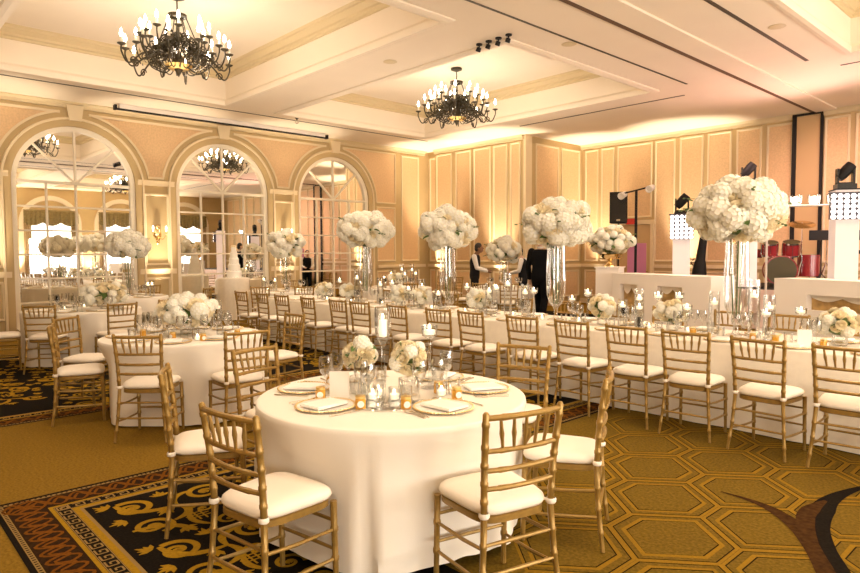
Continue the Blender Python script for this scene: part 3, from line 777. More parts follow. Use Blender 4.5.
for (bx, by, lab, tw) in [(-6.80, 1.46, 'gold chair left of second round table, in front, standing on plain gold carpet', 4), (-7.62, 1.78, 'gold chair behind the leftmost chair of the second round table', 8),
                          (-5.53, 1.83, 'gold chair in front of the second round table, backrest square to the camera', -3), (-5.12, 2.60, 'gold chair right of second round table, touching the near table chair', -8),
                          (-6.20, 3.72, 'gold chair at the back right of the second round table by the long row', 10)]:
    chair(*away(bx, by, x1, y1, .77), face(bx, by, x1, y1) + tw, lab)
x1, y1 = T3
for (bx, by, lab, tw) in [(-9.70, 2.0, 'gold chair in front of the far left round table, backrest to the camera', 6), (-10.45, 1.42, 'gold chair cut by the left edge of the photo, seat facing right', -14),
                          (-9.24, 2.86, 'gold chair at right front of far left round table, left of two overlapping', 0), (-9.60, 3.56, 'gold chair at right front of far left round table, right of two overlapping', 6)]:
    chair(*away(bx, by, x1, y1, .80), face(bx, by, x1, y1) + tw, lab)
for (bx, by, tx, ty, lab) in [(-14.25, 5.0, T4[0], T4[1], 'gold chair before the pilaster beside the first arched mirror'), (-12.15, 5.35, T4[0], T4[1] + .4, 'gold chair right of the table under the tall bouquet at first mirror'),
                              (-14.0, 8.3, -13.2, 7.4, 'gold chair beside the table with the tall white cake'), (-11.75, 6.25, T5[0], T5[1], 'gold chair in front of the table left of the long banquet table'),
                              (-11.2, 6.95, T5[0], T5[1], 'gold chair between the corner of the long table and the table left of it'), (-11.5, 8.2, T5[0], T5[1], 'gold chair behind the far left end of the long table, facing left'),
                              (-9.45, 10.3, T6[0], T6[1], 'gold chair in front of the server table, backrest to the camera'), (-8.85, 10.55, T6[0], T6[1], 'gold chair at right of the server table beside the man in black'),
                              (-10.7, 10.75, T6[0], T6[1], 'gold chair at left of the server table, below the server'), (-10.55, 9.2, T7[0], T7[1], 'gold chair right of the table with the candle cluster'),
                              (-12.4, 12.6, -12.4, 11.4, 'gold chair standing near the far left wall, right of two'), (-12.9, 12.5, -12.9, 11.4, 'gold chair standing near the far left wall, left of two')]:
    chair(bx, by, face(bx, by, tx, ty), lab)
for c_ in CLOTHS: round_cloth(*c_)
ROW = [-10.55, -9.80, -9.15, -8.38, -7.58, -7.06, -6.27, -5.50, -4.97, -4.22, -3.60, -3.00, -2.44, -1.85, -1.27, -.62]
ROWY = [5.24] * 9 + [5.23, 5.22, 5.20, 5.18, 5.13, 5.13, 5.12]
NR = len(ROW)
for i, (x, y) in enumerate(zip(ROW, ROWY)):
    k = NR - 2 - i
    if k < 0: lab = 'gold chair of the long row beyond the right edge'
    elif k == 0: lab = 'gold chair in long row, rightmost, cut by the right edge of the photo'
    elif k == 14: lab = 'gold chair in long row, leftmost, at the end of the long table'
    else: lab = 'gold chair in long row before the banquet table, %s from the right' % ORD[k]
    if k >= 0: chair(x, y, 90 + [3, -2, 2, -3, 1, 4, -3][i % 7], lab)
FAR = [-8.9, -8.2, -7.4, -6.7, -5.9, -5.1, -4.35, -3.65, -2.90, -2.33, -1.65, -.95]
for i, x in enumerate(FAR):
    chair(x, 7.32, 270 + [2, -3, 3, 0][i % 4], 'gold chair on the far side of the long banquet table, %s from the right' % ORD[len(FAR) - 1 - i])

# ------------------------------------------------------------------ flowers
def petal_quad(b, o, d, up, L, W, cup, mi=0):
    d = d.normalized(); side_ = d.cross(up).normalized(); pts = []
    for i, (u, w_) in enumerate(((0, .25), (.4, .9), (.75, 1), (1, .5))):
        for s in (-1, 0, 1): pts.append(o + d * (L * u) + side_ * (W * .5 * w_ * s) + up * (cup * u * u * L + abs(s) * .12 * W))
    b.add(pts, [(3 * i + j, 3 * i + j + 1, 3 * i + j + 4, 3 * i + j + 3) for i in range(3) for j in range(2)], mi)
def fib(n):
    for i in range(n):
        z = 1 - 2 * (i + .5) / n; a = i * 2.399963; r = sqrt(max(0, 1 - z * z)); yield Vector((r * cos(a), r * sin(a), z))
def mesh_hydrangea(seed):
    rnd = random.Random(seed); b = MB(); b.ball((0, 0, 0), .88, 14, 1)
    for d in fib(80):
        o = d * (.90 + rnd.uniform(-.04, .06)); u = d.orthogonal().normalized(); u.rotate(Matrix.Rotation(rnd.uniform(0, 6), 3, d)); v = d.cross(u)
        for k in range(4):
            a = k * pi / 2; petal_quad(b, o, u * cos(a) + v * sin(a), d, .20, .21, .12)
    return b.mesh('blossom', ['petal', 'petal_core'], True, 60)
def mesh_rose(seed):
    rnd = random.Random(seed); b = MB(); b.ball((0, 0, -.1), (.45, .45, .6), 10, 0)
    for layer, (n, r, h, tilt) in enumerate(((3, .22, .78, .05), (5, .45, .72, .3), (6, .70, .55, .65), (7, .92, .28, 1.05))):
        for k in range(n):
            a = 2 * pi * k / n + layer * .7 + rnd.uniform(-.1, .1); rows = []
            for iu in range(4):
                u = iu / 3
                for iv in range(5):
                    v = (iv / 4 - .5); aa = a + v * (2.6 / n + .35) * 1.6; rr = r * (.45 + .55 * sin(u * pi * .55)) * (1 + .22 * u * u * tilt); z = -.45 + (h + .45) * u * (1 - .25 * v * v * 4 * u)
                    if iu == 3: rr *= 1.06
                    rows.append((rr * cos(aa), rr * sin(aa), z))
            b.add(rows, [(5 * i + j, 5 * i + j + 1, 5 * i + j + 6, 5 * i + j + 5) for i in range(3) for j in range(4)], 0)
    return b.mesh('blossom', ['petal_cream'], True, 60)
HYD = [mesh_hydrangea(s) for s in (1, 2, 3)]; ROSE = [mesh_rose(s) for s in (4, 5)]
bl = MB()
for s in (-1, 1):
    P = []
    for i in range(6):
        u = i / 5; w_ = sin(pi * min(1, u * .9 + .1)) * .28; P += [(0, u, -.25 * u * u), (s * w_, u, -.25 * u * u + .08)]
    bl.add(P, [(2 * i, 2 * i + 1, 2 * i + 3, 2 * i + 2) if s > 0 else (2 * i, 2 * i + 2, 2 * i + 3, 2 * i + 1) for i in range(5)])
LEAF = bl.mesh('leaf', 'leaf', True)
OCC = []
def bouquet(c, rx, rz, n, size, seed, label, cat='flowers', rose=.25, leaves=22, group=None, name='flower_bouquet', spray=0):
    rnd = random.Random(seed); t = thing(name, label, cat, c, 0, group)
    if c[2] < 1.25: OCC.append((c[0], c[1], rx * 1.12))
    b = MB(); b.ball((0, 0, -.02), (rx * .72, rx * .72, rz * .72), 14); obj('foliage', b, 'leaf', t)
    def put(nm, me, p, d, s):
        o = link(nm, me, t, p); o.rotation_mode = 'QUATERNION'; q = d.to_track_quat('Z', 'Y'); q.rotate(Matrix.Rotation(0, 3, d)); o.rotation_quaternion = q; o.scale = (s, s, s); return o
    for d in fib(n):
        if d.z < -.86: continue
        d = (d + Vector((rnd.uniform(-.12, .12), rnd.uniform(-.12, .12), rnd.uniform(-.12, .12)))).normalized()
        k = rnd.uniform(.84, 1.06) * .88; p = Vector((d.x * rx * k, d.y * rx * k, d.z * rz * k)); s = size * rnd.uniform(.75, 1.25)
        nrm = Vector((d.x / rx, d.y / rx, d.z / rz)).normalized()
        if rnd.random() < rose: put('blossom', rnd.choice(ROSE), p, nrm, s * .8)
        else: put('blossom', rnd.choice(HYD), p, nrm, s)
    for i in range(leaves):
        d = Vector((rnd.gauss(0, 1), rnd.gauss(0, 1), rnd.gauss(-.2, .8))).normalized(); k = rnd.uniform(.80, .95)
        o = link('leaf', LEAF, t, (d.x * rx * k, d.y * rx * k, d.z * rz * k)); o.rotation_euler = (rnd.uniform(-.6, .6), rnd.uniform(-.6, .6), rnd.uniform(0, 6.28)); s = size * rnd.uniform(.9, 1.5); o.scale = (s, s, s)
    for i in range(spray):
        a = rnd.uniform(0, 6.28); d = Vector((cos(a), sin(a), rnd.uniform(-.5, .8))).normalized(); b = MB()
        p0 = Vector((d.x * rx * .8, d.y * rx * .8, d.z * rz * .8)); p1 = Vector((d.x * rx * 1.28, d.y * rx * 1.28, d.z * rz * 1.28))
        b.tube([p0, (p0 + p1) / 2 + Vector((0, 0, .02)), p1], [.003, .0025, .0015], 5)
        for q in range(6):
            pp = p0 + (p1 - p0) * (.3 + .7 * q / 5); b.ball(pp + Vector((rnd.uniform(-.02, .02), rnd.uniform(-.02, .02), 0)), (.014, .014, .008), 6)
        obj('greenery_spray', b, 'leaf', t)
    return t
def make_trumpet():
    t = thing('crystal_vase', 'x', 'vase'); b = MB()
    prof = [(.10, 0), (.10, .012), (.035, .03), (.022, .06), (.022, .13), (.03, .16), (.075, .22), (.105, .32), (.110, .50), (.100, .80), (.098, .92)]
    b.lathe(prof, 48, fn=lambda a, z: 1 + (.05 * cos(12 * a) if z > .16 else 0)); obj('vase_body', b, 'crystal', t)
    b = MB(); b.tube([(0, 0, .17), (0, 0, .90)], .012, 8)
    for k in range(14): b.ball((0, 0, .20 + .05 * k), (.018, .018, .022), 8)
    obj('bead_column', b, 'chrome', t)
    for k in range(6):
        a = k * pi / 3; b = MB(); b.tube([(.030 * cos(a), .030 * sin(a), .20), (.06 * cos(a), .06 * sin(a), .92)], .006, 5); obj('flower_stem', b, 'leaf' if k % 2 else 'glass', t)
    return freeze(t)
TRUMPET = make_trumpet()
TY = .7635
BQ = [((-2.47, 6.30), .40, .28, 1.955, 95, .105, 'big round white bouquet in the rightmost tall crystal vase on the long table', 'rightmost tall fluted crystal vase on the long table under the biggest bouquet'),
      ((-4.56, 6.30), .38, .28, 1.92, 85, .10, 'white bouquet with loose sprays in the second tall vase from right on the long table', 'second tall crystal vase from the right on the long table'),
      ((-6.40, 6.30), .37, .27, 1.92, 75, .10, 'white bouquet in the third tall vase from right on the long table', 'third tall crystal vase from the right on the long table'),
      ((-8.30, 6.30), .42, .27, 1.94, 75, .10, 'white bouquet in leftmost tall vase on the long table, before the third mirror', 'leftmost tall crystal vase on the long table'),
      ((T4[0] + .04, T4[1] + .05), .37, .24, 1.74, 45, .11, 'white bouquet in a tall vase in front of the first arched mirror', 'tall crystal vase on the table in front of the first arched mirror'),
      ((T5[0], T5[1]), .40, .30, 1.78, 45, .11, 'pale bouquet in a tall vase between the second and third arched mirrors', 'tall crystal vase on the table between second and third mirrors'),
      ((T6[0] + .16, T6[1] - .2), .40, .27, 1.62, 45, .11, 'white bouquet in a tall vase on the far table beside the server', 'tall crystal vase on the far table beside the server')]
for i, ((x, y), rx, rz, zc, n, sz, l1, l2) in enumerate(BQ):
    v = inst(TRUMPET, (x, y, TY), .2 * i, l2); v.scale = (1, 1, (zc - rz * .93 - TY) / .92)
    bouquet((x, y, zc), rx, rz, n, sz, 30 + i, l1, leaves=26, spray=7 if i in (0, 1) else 2)
# low arrangements in glass cubes
def make_cubevase(r=.06, h=.13, name='glass_vase'):
    b = MB(); b.lathe([(0, .004), (r * .9, .004), (r, .012), (r, h), (r - .004, h), (r - .004, .014)], 20)
    me = b.mesh('glass_vase', 'glass'); return me
LOWV = make_cubevase(.06, .10)
def lowvase(x, y, z, label, s=1):
    o = link('glass_vase', LOWV, None, (x, y, z)); o.scale = (s, s, s); return tag(o, label, 'vase')
LOW = [(-3.10, 6.29, .17, .13, 'low white flower ball on the long table, left of the rightmost tall vase'), (-1.60, 6.29, .16, .13, 'low cream flower ball near the right end of the long table'),
       (-3.92, 6.29, .16, .14, 'low white flower ball on the long table before the white pedestal'), (-5.80, 6.29, .17, .13, 'low white flower ball on the long table, below the vested server'),
       (-6.95, 6.29, .15, .12, 'low white flower ball left of the third tall vase on the long table'), (-7.45, 6.29, .16, .13, 'low white flower ball right of the leftmost tall vase on the long table'),
       (-8.75, 6.29, .15, .12, 'low white flower ball left of the leftmost tall vase on the long table'), (-9.5, 6.29, .15, .12, 'low white flower ball at the left end of the long table')]
for i, (x, y, rx, rz, lab) in enumerate(LOW):
    lowvase(x, y, TY, 'vase of the ' + lab[4:].replace(' on the long table', '')); bouquet((x, y, TY + .10 + rz * .75), rx * .92, rz * .92, 22, .056, 60 + i, lab, leaves=10, rose=.45)
for i, (x, y, z, rx, rz, n, lab) in enumerate([(T2[0] - .05, T2[1] + .05, .235, .31, .15, 46, 'big low white flower arrangement on the second round table'), (T3[0] + .30, T3[1] + .22, .23, .34, .16, 44, 'wide low pale flower arrangement on the far left round table'),
                                               (-2.99, 2.22, .225, .085, .075, 20, 'low cream rose bouquet on the near round table, left of the candle stick'), (-2.74, 2.38, .215, .10, .10, 24, 'low cream rose bouquet on the near round table, right of the candle stick'),
                                               (T7[0], T7[1], .22, .22, .12, 24, 'low pale flower arrangement among the candle cluster in the far corner')]):
    lowvase(x, y, TY, 'glass vase of the ' + ' '.join(lab.split(' ')[-9:]), 1.0); bouquet((x, y, TY + z), rx, rz, n, (.045 if i in (2, 3) else .062) if i > 1 else .075, 80 + i, lab, leaves=16, rose=.7 if i in (2, 3) else .4)

# ------------------------------------------------------------------ tableware
def one(name, mb, mats, angle=40): return mb.mesh(name, mats, True, angle)
b = MB(); b.lathe([(0, .002), (.034, .002), (.034, .004), (.006, .008), (.004, .02), (.004, .095), (.010, .105), (.034, .135), (.041, .165), (.038, .205), (.034, .225), (.033, .225), (.037, .2), (.039, .165), (.032, .138), (0, .11)], 20)
WINE = one('wine_glass', b, 'glass')
b = MB(); b.lathe([(0, .002), (.030, .002), (.034, .006), (.037, .10), (.035, .10), (.032, .01), (0, .009)], 18); TUMB = one('tumbler', b, 'glass')
def make_charger():
    t = thing('charger_plate', 'x', 'plate'); b = MB(); b.lathe([(0, .004), (.10, .004), (.155, .010), (.158, .013), (.150, .012), (.11, .0075), (0, .0075)], 40); obj('plate', b, 'porcelain', t)
    b = MB()
    for k in range(54):
        a = 2 * pi * k / 54; b.ball((.157 * cos(a), .157 * sin(a), .0125), .0062, 6)
    b.lathe([(.150, .0125), (.156, .0145), (.160, .011), (.152, .008)], 40); obj('beaded_rim', b, 'beaded_gold', t)['label'] = 'gold beaded rim'
    return freeze(t)
CHG = make_charger()
b = MB(); b.bx(-.075, .075, -.105, .105, 0, .009); b.bx(-.068, .068, -.098, .098, .009, .013); NAP = one('folded_napkin', b, 'napkin')
b = MB(); b.bx(-.05, .05, -.10, .10, 0, .0025); MENU = one('menu_card', b, 'paper')
def cutlery(kind):
    b = MB(); b.tube([(0, -.10, .003), (0, -.02, .005), (0, .02, .004)], [.0055, .004, .0035], 6)
    if kind == 'fork':
        b.add([(-.006, .02, .004), (.006, .02, .004), (.012, .05, .004), (-.012, .05, .004)], [(0, 1, 2, 3)])
        for x in (-.010, -.0035, .0035, .010): b.tube([(x, .048, .004), (x, .10, .006)], [.0022, .0012], 5)
    else:
        b.add([(-.006, .02, .006), (.006, .02, .006), (.009, .07, .006), (.004, .11, .006), (-.006, .11, .006), (-.006, .02, .003), (.006, .02, .003), (.009, .07, .003), (.004, .11, .003), (-.006, .11, .003)], [(0, 1, 2, 3, 4), (9, 8, 7, 6, 5), (0, 5, 6, 1), (1, 6, 7, 2), (2, 7, 8, 3), (3, 8, 9, 4), (4, 9, 5, 0)])
    return one(kind, b, 'silver')
FORK, KNIFE = cutlery('fork'), cutlery('knife')
def free(x, y, r):      # nearest clear spot on the table top
    for k in range(400):
        d = .012 * sqrt(k) * 1.6; a = k * 2.4; px, py = x + d * cos(a) * 1.6, y + d * sin(a)
        if all((px - ox) ** 2 + (py - oy) ** 2 > (r + rr) ** 2 for ox, oy, rr in OCC): OCC.append((px, py, r)); return px, py
    return x, y
OCC += [(-2.97, 2.06, .065), (-1.78, 5.98, .065)]      # the two upright menu cards
for o in bpy.data.objects:
    if o.parent is None and o.get('category') == 'vase': OCC.append((o.location.x, o.location.y, .115 if o.name.startswith('crystal') else .10))
def place(me, name, x, y, z, rz, label, cat, group=None):
    if cat == 'glass': x, y = free(x, y, .038)
    elif cat in ('napkin', 'fork', 'knife'): OCC.append((x, y, .02))
    o = link(name, me, None, (x, y, z), rz); return tag(o, label, cat, group)
def setting(sx, sy, ang, where, full=True, detail=True):
    # ang: the way the guest looks (degrees), local +Y of the setting
    a = radians(ang) - pi / 2; L = lambda u, v: (sx + u * cos(a) - v * sin(a), sy + u * sin(a) + v * cos(a))
    OCC.append((sx, sy, .15)); inst(CHG, (sx, sy, TY), a, 'gold-rimmed charger plate, ' + where)
    x, y = L(0, -.005); place(NAP, 'folded_napkin', x, y, TY + .0135, a + .12, 'folded white napkin, ' + where, 'napkin')
    x, y = L(.12, .190); place(WINE, 'wine_glass', x, y, TY, 0, 'outer stemmed wine glass, ' + where, 'glass')
    x, y = L(.03, .215); place(WINE, 'wine_glass', x, y, TY, 0, 'inner stemmed wine glass, ' + where, 'glass')
    if full:
        x, y = L(-.10, .195); place(TUMB, 'tumbler', x, y, TY, 0, 'straight water tumbler, ' + where, 'glass')
    if detail:
        x, y = L(-.20, 0); place(FORK, 'fork', x, y, TY, a, 'outer silver fork, ' + where, 'fork'); x, y = L(-.178, 0); place(FORK, 'fork', x, y, TY, a, 'inner silver fork, ' + where, 'fork')
        x, y = L(.19, 0); place(KNIFE, 'knife', x, y, TY, a, 'silver table knife, ' + where, 'knife')
x1, y1 = T1
for ang, rr, where in ((-90, .46, 'before the front left chair of the near table'), (-4, .46, 'before the front right chair of the near table'), (58, .54, 'at the right rim of the near table'), (106, .54, 'at the back rim of the near table'), (168, .54, 'at the back left rim of the near table'), (213, .55, 'at the left rim of the near table')):
    a = radians(ang); setting(x1 + rr * cos(a), y1 + rr * sin(a), ang + 180, where)
HOURS = ['twelve', 'one', 'two', 'three', 'four', 'five', 'six', 'seven', 'eight', 'nine', 'ten', 'eleven']
def round_settings(T, n, a0, rr, tname, full=True):
    for k in range(n):
        a = a0 + 2 * pi * k / n; px = T[0] + rr * cos(a); py = T[1] + rr * sin(a)
        view = math.atan2(T[1], T[0]); h = round(((view - a) % (2 * pi)) / (pi / 6)) % 12
        where = "at %s o'clock on the %s" % (HOURS[h], tname)
        setting(px, py, math.degrees(a) + 180, where, full, False)
round_settings(T2, 8, .25, .56, 'second round table'); round_settings(T3, 8, .1, .58, 'far left table')
round_settings(T4, 6, .25, .56, 'table at the first mirror', False); round_settings(T5, 6, .4, .58, 'table left of long row', False); round_settings(T6, 6, .1, .56, 'server table', False); round_settings(T7, 6, .3, .56, 'candle cluster table', False)
for i, x in enumerate(ROW[:-1]):
    setting(x, 5.93, 90, 'near edge of long table, %s from right' % ORD[NR - 2 - i], True, False)
for i, x in enumerate(FAR):
    setting(x, 6.60, 270, 'far edge of long table, %s from right' % ORD[len(FAR) - 1 - i], True, False)

# candles
def make_votive():
    t = thing('votive_candle', 'x', 'candle'); b = MB(); b.lathe([(0, .002), (.028, .002), (.034, .07), (.032, .07), (.027, .006), (0, .006)], 16); obj('glass_cup', b, 'glass', t)
    b = MB(); b.lathe([(0, .007), (.026, .007), (.028, .034), (0, .034)], 14); obj('wax', b, 'wax', t); b = MB(); b.ball((0, 0, .048), (.006, .006, .013), 8); obj('flame', b, 'flame', t); return freeze(t)
VOT = make_votive()
def make_cylinder(h):
    t = thing('cylinder_candle', 'x', 'candle'); b = MB(); b.lathe([(0, .004), (.048, .004), (.05, .008), (.05, h), (.047, h), (.047, .012), (0, .012)], 22); obj('glass_cylinder', b, 'glass', t)
    b = MB(); b.lathe([(0, h * .70), (.030, h * .70), (.036, h * .70 + .03), (0, h * .70 + .032)], 16); obj('floating_candle', b, 'wax', t); b = MB(); b.ball((0, 0, h * .70 + .045), (.008, .008, .017), 8); obj('flame', b, 'flame', t); return freeze(t)
CYL = {h: make_cylinder(h) for h in (.30, .42, .55)}
def make_stemmed(h):
    t = thing('stemmed_candle_holder', 'x', 'candle'); b = MB(); b.lathe([(0, .003), (.055, .003), (.055, .007), (.012, .02), (.008, .06), (.008, h * .55), (.016, h * .58), (.008, h * .61), (.010, h * .78), (.045, h * .84), (.050, h), (.047, h), (.042, h * .855), (0, h * .80)], 22); obj('holder', b, 'crystal', t)
    b = MB(); b.lathe([(0, h * .86), (.036, h * .86), (.036, h * .93), (0, h * .93)], 14); obj('candle', b, 'wax', t); b = MB(); b.ball((0, 0, h * .93 + .018), (.008, .008, .017), 8); obj('flame', b, 'flame', t); return freeze(t)
STM = {h: make_stemmed(h) for h in (.30, .38)}
def make_tallstick():
    t = thing('candle_stick', 'x', 'candle'); b = MB()
    b.lathe([(0, .003), (.06, .003), (.06, .008), (.016, .022), (.011, .06), (.015, .10), (.010, .14), (.010, .30), (.016, .32), (.030, .34), (.034, .352), (.012, .350), (0, .35)], 22); obj('stem', b, 'crystal', t)
    b = MB(); b.lathe([(.030, .352), (.042, .37), (.045, .42), (.044, .52), (.042, .52), (.042, .42), (.039, .372), (0, .356)], 20); obj('hurricane_shade', b, 'glass', t)
    b = MB(); b.lathe([(0, .36), (.022, .36), (.022, .45), (0, .452)], 14); obj('candle', b, 'wax', t); b = MB(); b.ball((0, 0, .468), (.007, .007, .016), 8); obj('flame', b, 'flame', t); return freeze(t)
STICK = make_tallstick()
def cn(root, x, y, lab, group=None):
    if 'glass tray' not in lab: x, y = free(x, y, .036 if root is VOT else .055)
    inst(root, (x, y, TY), 0, lab, group)
cn(STICK, -2.79, 2.21, 'tall crystal candle stick with glass shade at the centre of the near table')
cn(STM[.38], -2.80, 2.60, 'stemmed glass candle holder behind the right rose bouquet on the near table')
for (dx, dy, lab) in ((.06, -.19, 'votive candle in the glass tray on the near table, left of the two'), (.15, -.11, 'votive candle in the glass tray on the near table, right of the two'), (.26, .12, 'votive candle right of the honey jars on the near table'), (-.16, -.14, 'votive candle left of the candle stick on the near table')): cn(VOT, T1[0] + dx, T1[1] + dy, lab)
for (x, y, h, lab) in ((-2.33, 6.25, .55, 'tallest glass cylinder candle on the long table, right of the rightmost crystal vase'), (-2.12, 6.15, .42, 'glass cylinder candle right of the tallest one on the long table'), (-3.55, 6.35, .42, 'glass cylinder candle on the long table before the left cut-out of the white bar'),
                       (-3.42, 6.20, .30, 'short glass cylinder candle beside the one before the left cut-out'), (-5.35, 6.35, .55, 'tall glass cylinder candle on the long table left of the man in black'), (-5.62, 6.25, .42, 'glass cylinder candle right of the low flowers below the server'),
                       (-8.62, 6.35, .42, 'left glass cylinder candle left of the leftmost tall vase'), (-8.40, 6.30, .55, 'tall glass cylinder candle touching the leftmost tall vase'), (-7.15, 6.40, .42, 'glass cylinder candle between the two low flower balls at left')): cn(CYL[h], x, y, lab)
for (x, y, h, lab) in ((-3.02, 6.45, .38, 'stemmed candle holder behind the low flowers left of the rightmost vase'), (-4.15, 6.35, .38, 'stemmed candle holder on the long table before the pedestal'), (-4.85, 6.25, .38, 'stemmed candle holder on the long table at the feet of the man in black'), (-2.80, 5.98, .30, 'short stemmed candle holder before the rightmost tall vase'), (-1.95, 5.95, .30, 'short stemmed candle holder left of the cream low flowers'),
                       (-1.25, 6.2, .38, 'stemmed candle holder at the right end of the long table'), (-6.0, 6.4, .38, 'stemmed candle holder behind the low flowers below the server'), (-7.75, 6.4, .38, 'stemmed candle holder right of the leftmost tall vase')): cn(STM[h], x, y, lab)
for i, x in enumerate((-9.3, -8.6, -7.85, -6.65, -5.95, -5.2, -4.7, -4.2, -3.35, -2.95, -2.2, -1.4)):
    cn(VOT, x, 6.22 + .03 * (i % 3), 'small votive candle along the middle of the long table, %s from the left' % ORD[i])
for i, (dx, dy, h) in enumerate(((-.30, .05, .42), (-.20, .25, .55), (.05, .33, .55), (.25, .22, .42), (.32, -.05, .42), (-.05, -.32, .30))):
    cn(CYL[h], T7[0] + dx, T7[1] + dy, 'glass cylinder candle of the cluster near the far left corner, %s from left' % ORD[i])
for i, (T, dx, dy, lab) in enumerate(((T5, -.35, -.35, 'glass cylinder candle left on the table left of the long table'), (T5, .3, -.4, 'glass cylinder candle right on the table left of the long table'), (T4, .45, .2, 'glass cylinder candle on the table at the first mirror'), (T4, .3, .42, 'second glass cylinder candle on the table at the first mirror'), (T2, -.05, .42, 'glass cylinder candle behind the flowers of the second round table'), (T2, -.36, .20, 'glass cylinder candle left of the flowers of the second round table'))): cn(CYL[.30], T[0] + dx, T[1] + dy, lab)

for i, x in enumerate((-9.75, -9.05, -8.0, -7.3, -6.6, -5.65, -5.0, -4.25, -3.75, -3.2, -2.75, -1.8, -1.1)):
    cn((CYL[.30], STM[.38], CYL[.42], STM[.30])[i % 4], x, 6.36, '%s, back line of the long table, %s from left' % (('short glass cylinder candle', 'tall stemmed candle holder', 'medium glass cylinder candle', 'short stemmed candle holder')[i % 4], ORD[i]))
for i, (T, dx, dy, nm) in enumerate(((T5, .35, .1, 'right'), (T5, -.1, -.42, 'front'), (T3, -.3, .1, 'left'), (T3, .1, -.3, 'front'), (T6, -.3, 0, 'left'), (T6, .1, .35, 'back'), (T2, .42, .1, 'right'), (T4, -.3, -.2, 'front'))):
    cn(VOT, T[0] + dx, T[1] + dy, 'small votive candle at the %s of the %s' % (nm, {T2: 'second round table', T3: 'far left round table', T4: 'table at the first mirror', T5: 'table left of the long table', T6: 'server table'}[T]))
# favours and the tray on the near table
b = MB(); b.lathe([(0, .002), (.16, .002), (.165, .010), (.160, .010), (.15, .006), (0, .006)], 40)
tag(obj('glass_tray', b, 'crystal', None, True, (-2.66, 2.14, TY)), 'round glass tray holding votive candles at the middle of near table', 'tray')
for o_ in [o for o in bpy.data.objects if o.parent is None and o.get('label', '').startswith('votive candle in the glass tray')]: o_.location.z = TY + .0065
def make_jar():
    t = thing('honey_jar', 'x', 'jar'); b = MB(); b.lathe([(0, .002), (.026, .002), (.029, .006), (.029, .05), (.024, .056), (0, .056)], 8); obj('jar_body', b, 'honey', t, False)
    b = MB(); b.lathe([(.027, .056), (.027, .070), (0, .071)], 16, caps=False); obj('lid', b, 'gold', t); b = MB(); b.lathe([(0, 0), (.018, 0), (.018, .002), (0, .002)], 14); q = obj('paper_tag', b, 'paper', t); q.location = (.014, -.027, .030); q.rotation_euler = (radians(90), 0, .5); return freeze(t)
JAR = make_jar()
for i, (dx, dy, lab) in enumerate(((-.33, -.20, 'amber honey jar favour left of the menu card on the near table'), (-.12, -.28, 'amber honey jar favour with tag before the menu card'), (.02, -.36, 'amber honey jar favour before the glass tray'), (.30, -.04, 'amber honey jar favour with tag right of the glass tray'), (.33, .06, 'amber honey jar favour beside the right votive candle'), (.18, .20, 'amber honey jar favour under the right rose bouquet'))):
    inst(JAR, (*free(T1[0] + dx, T1[1] + dy, .032), TY), .1 * i + .3, lab)
b = MB(); b.bx(-.055, .055, -.004, .004, 0, .15); b.bx(-.06, .06, -.02, .02, 0, .008); b.xf(Matrix.Rotation(-.10, 4, 'X') if False else Matrix.Identity(4))
tag(obj('menu_stand', b, 'paper', None, True, (-2.97, 2.06, TY), .85), 'upright cream menu card left of the candle stick on the near table', 'card')
tag(obj('menu_stand', b, 'paper', None, True, (-1.78, 5.98, TY), .6), 'upright cream menu card before the cream low flowers on the long table', 'card')
for T, nm in ((T2, 'second round table'), ):
    for i, (dx, dy) in enumerate(((.25, -.2), (.34, -.05), (.3, .2), (-.1, -.35))): inst(JAR, (*free(T[0] + dx, T[1] + dy, .032), TY), i, 'amber honey jar favour on the second round table, %s from the right' % ORD[3 - i])
for i, x in enumerate((-2.35, -1.75, -2.95, -1.95)): inst(JAR, (*free(x, 6.12, .032), TY), i, 'amber honey jar favour on the long table, %s' % ('left of the tallest cylinder candle', 'right of the menu card', 'left of the rightmost tall vase', 'beside the short stemmed candle holder')[i])

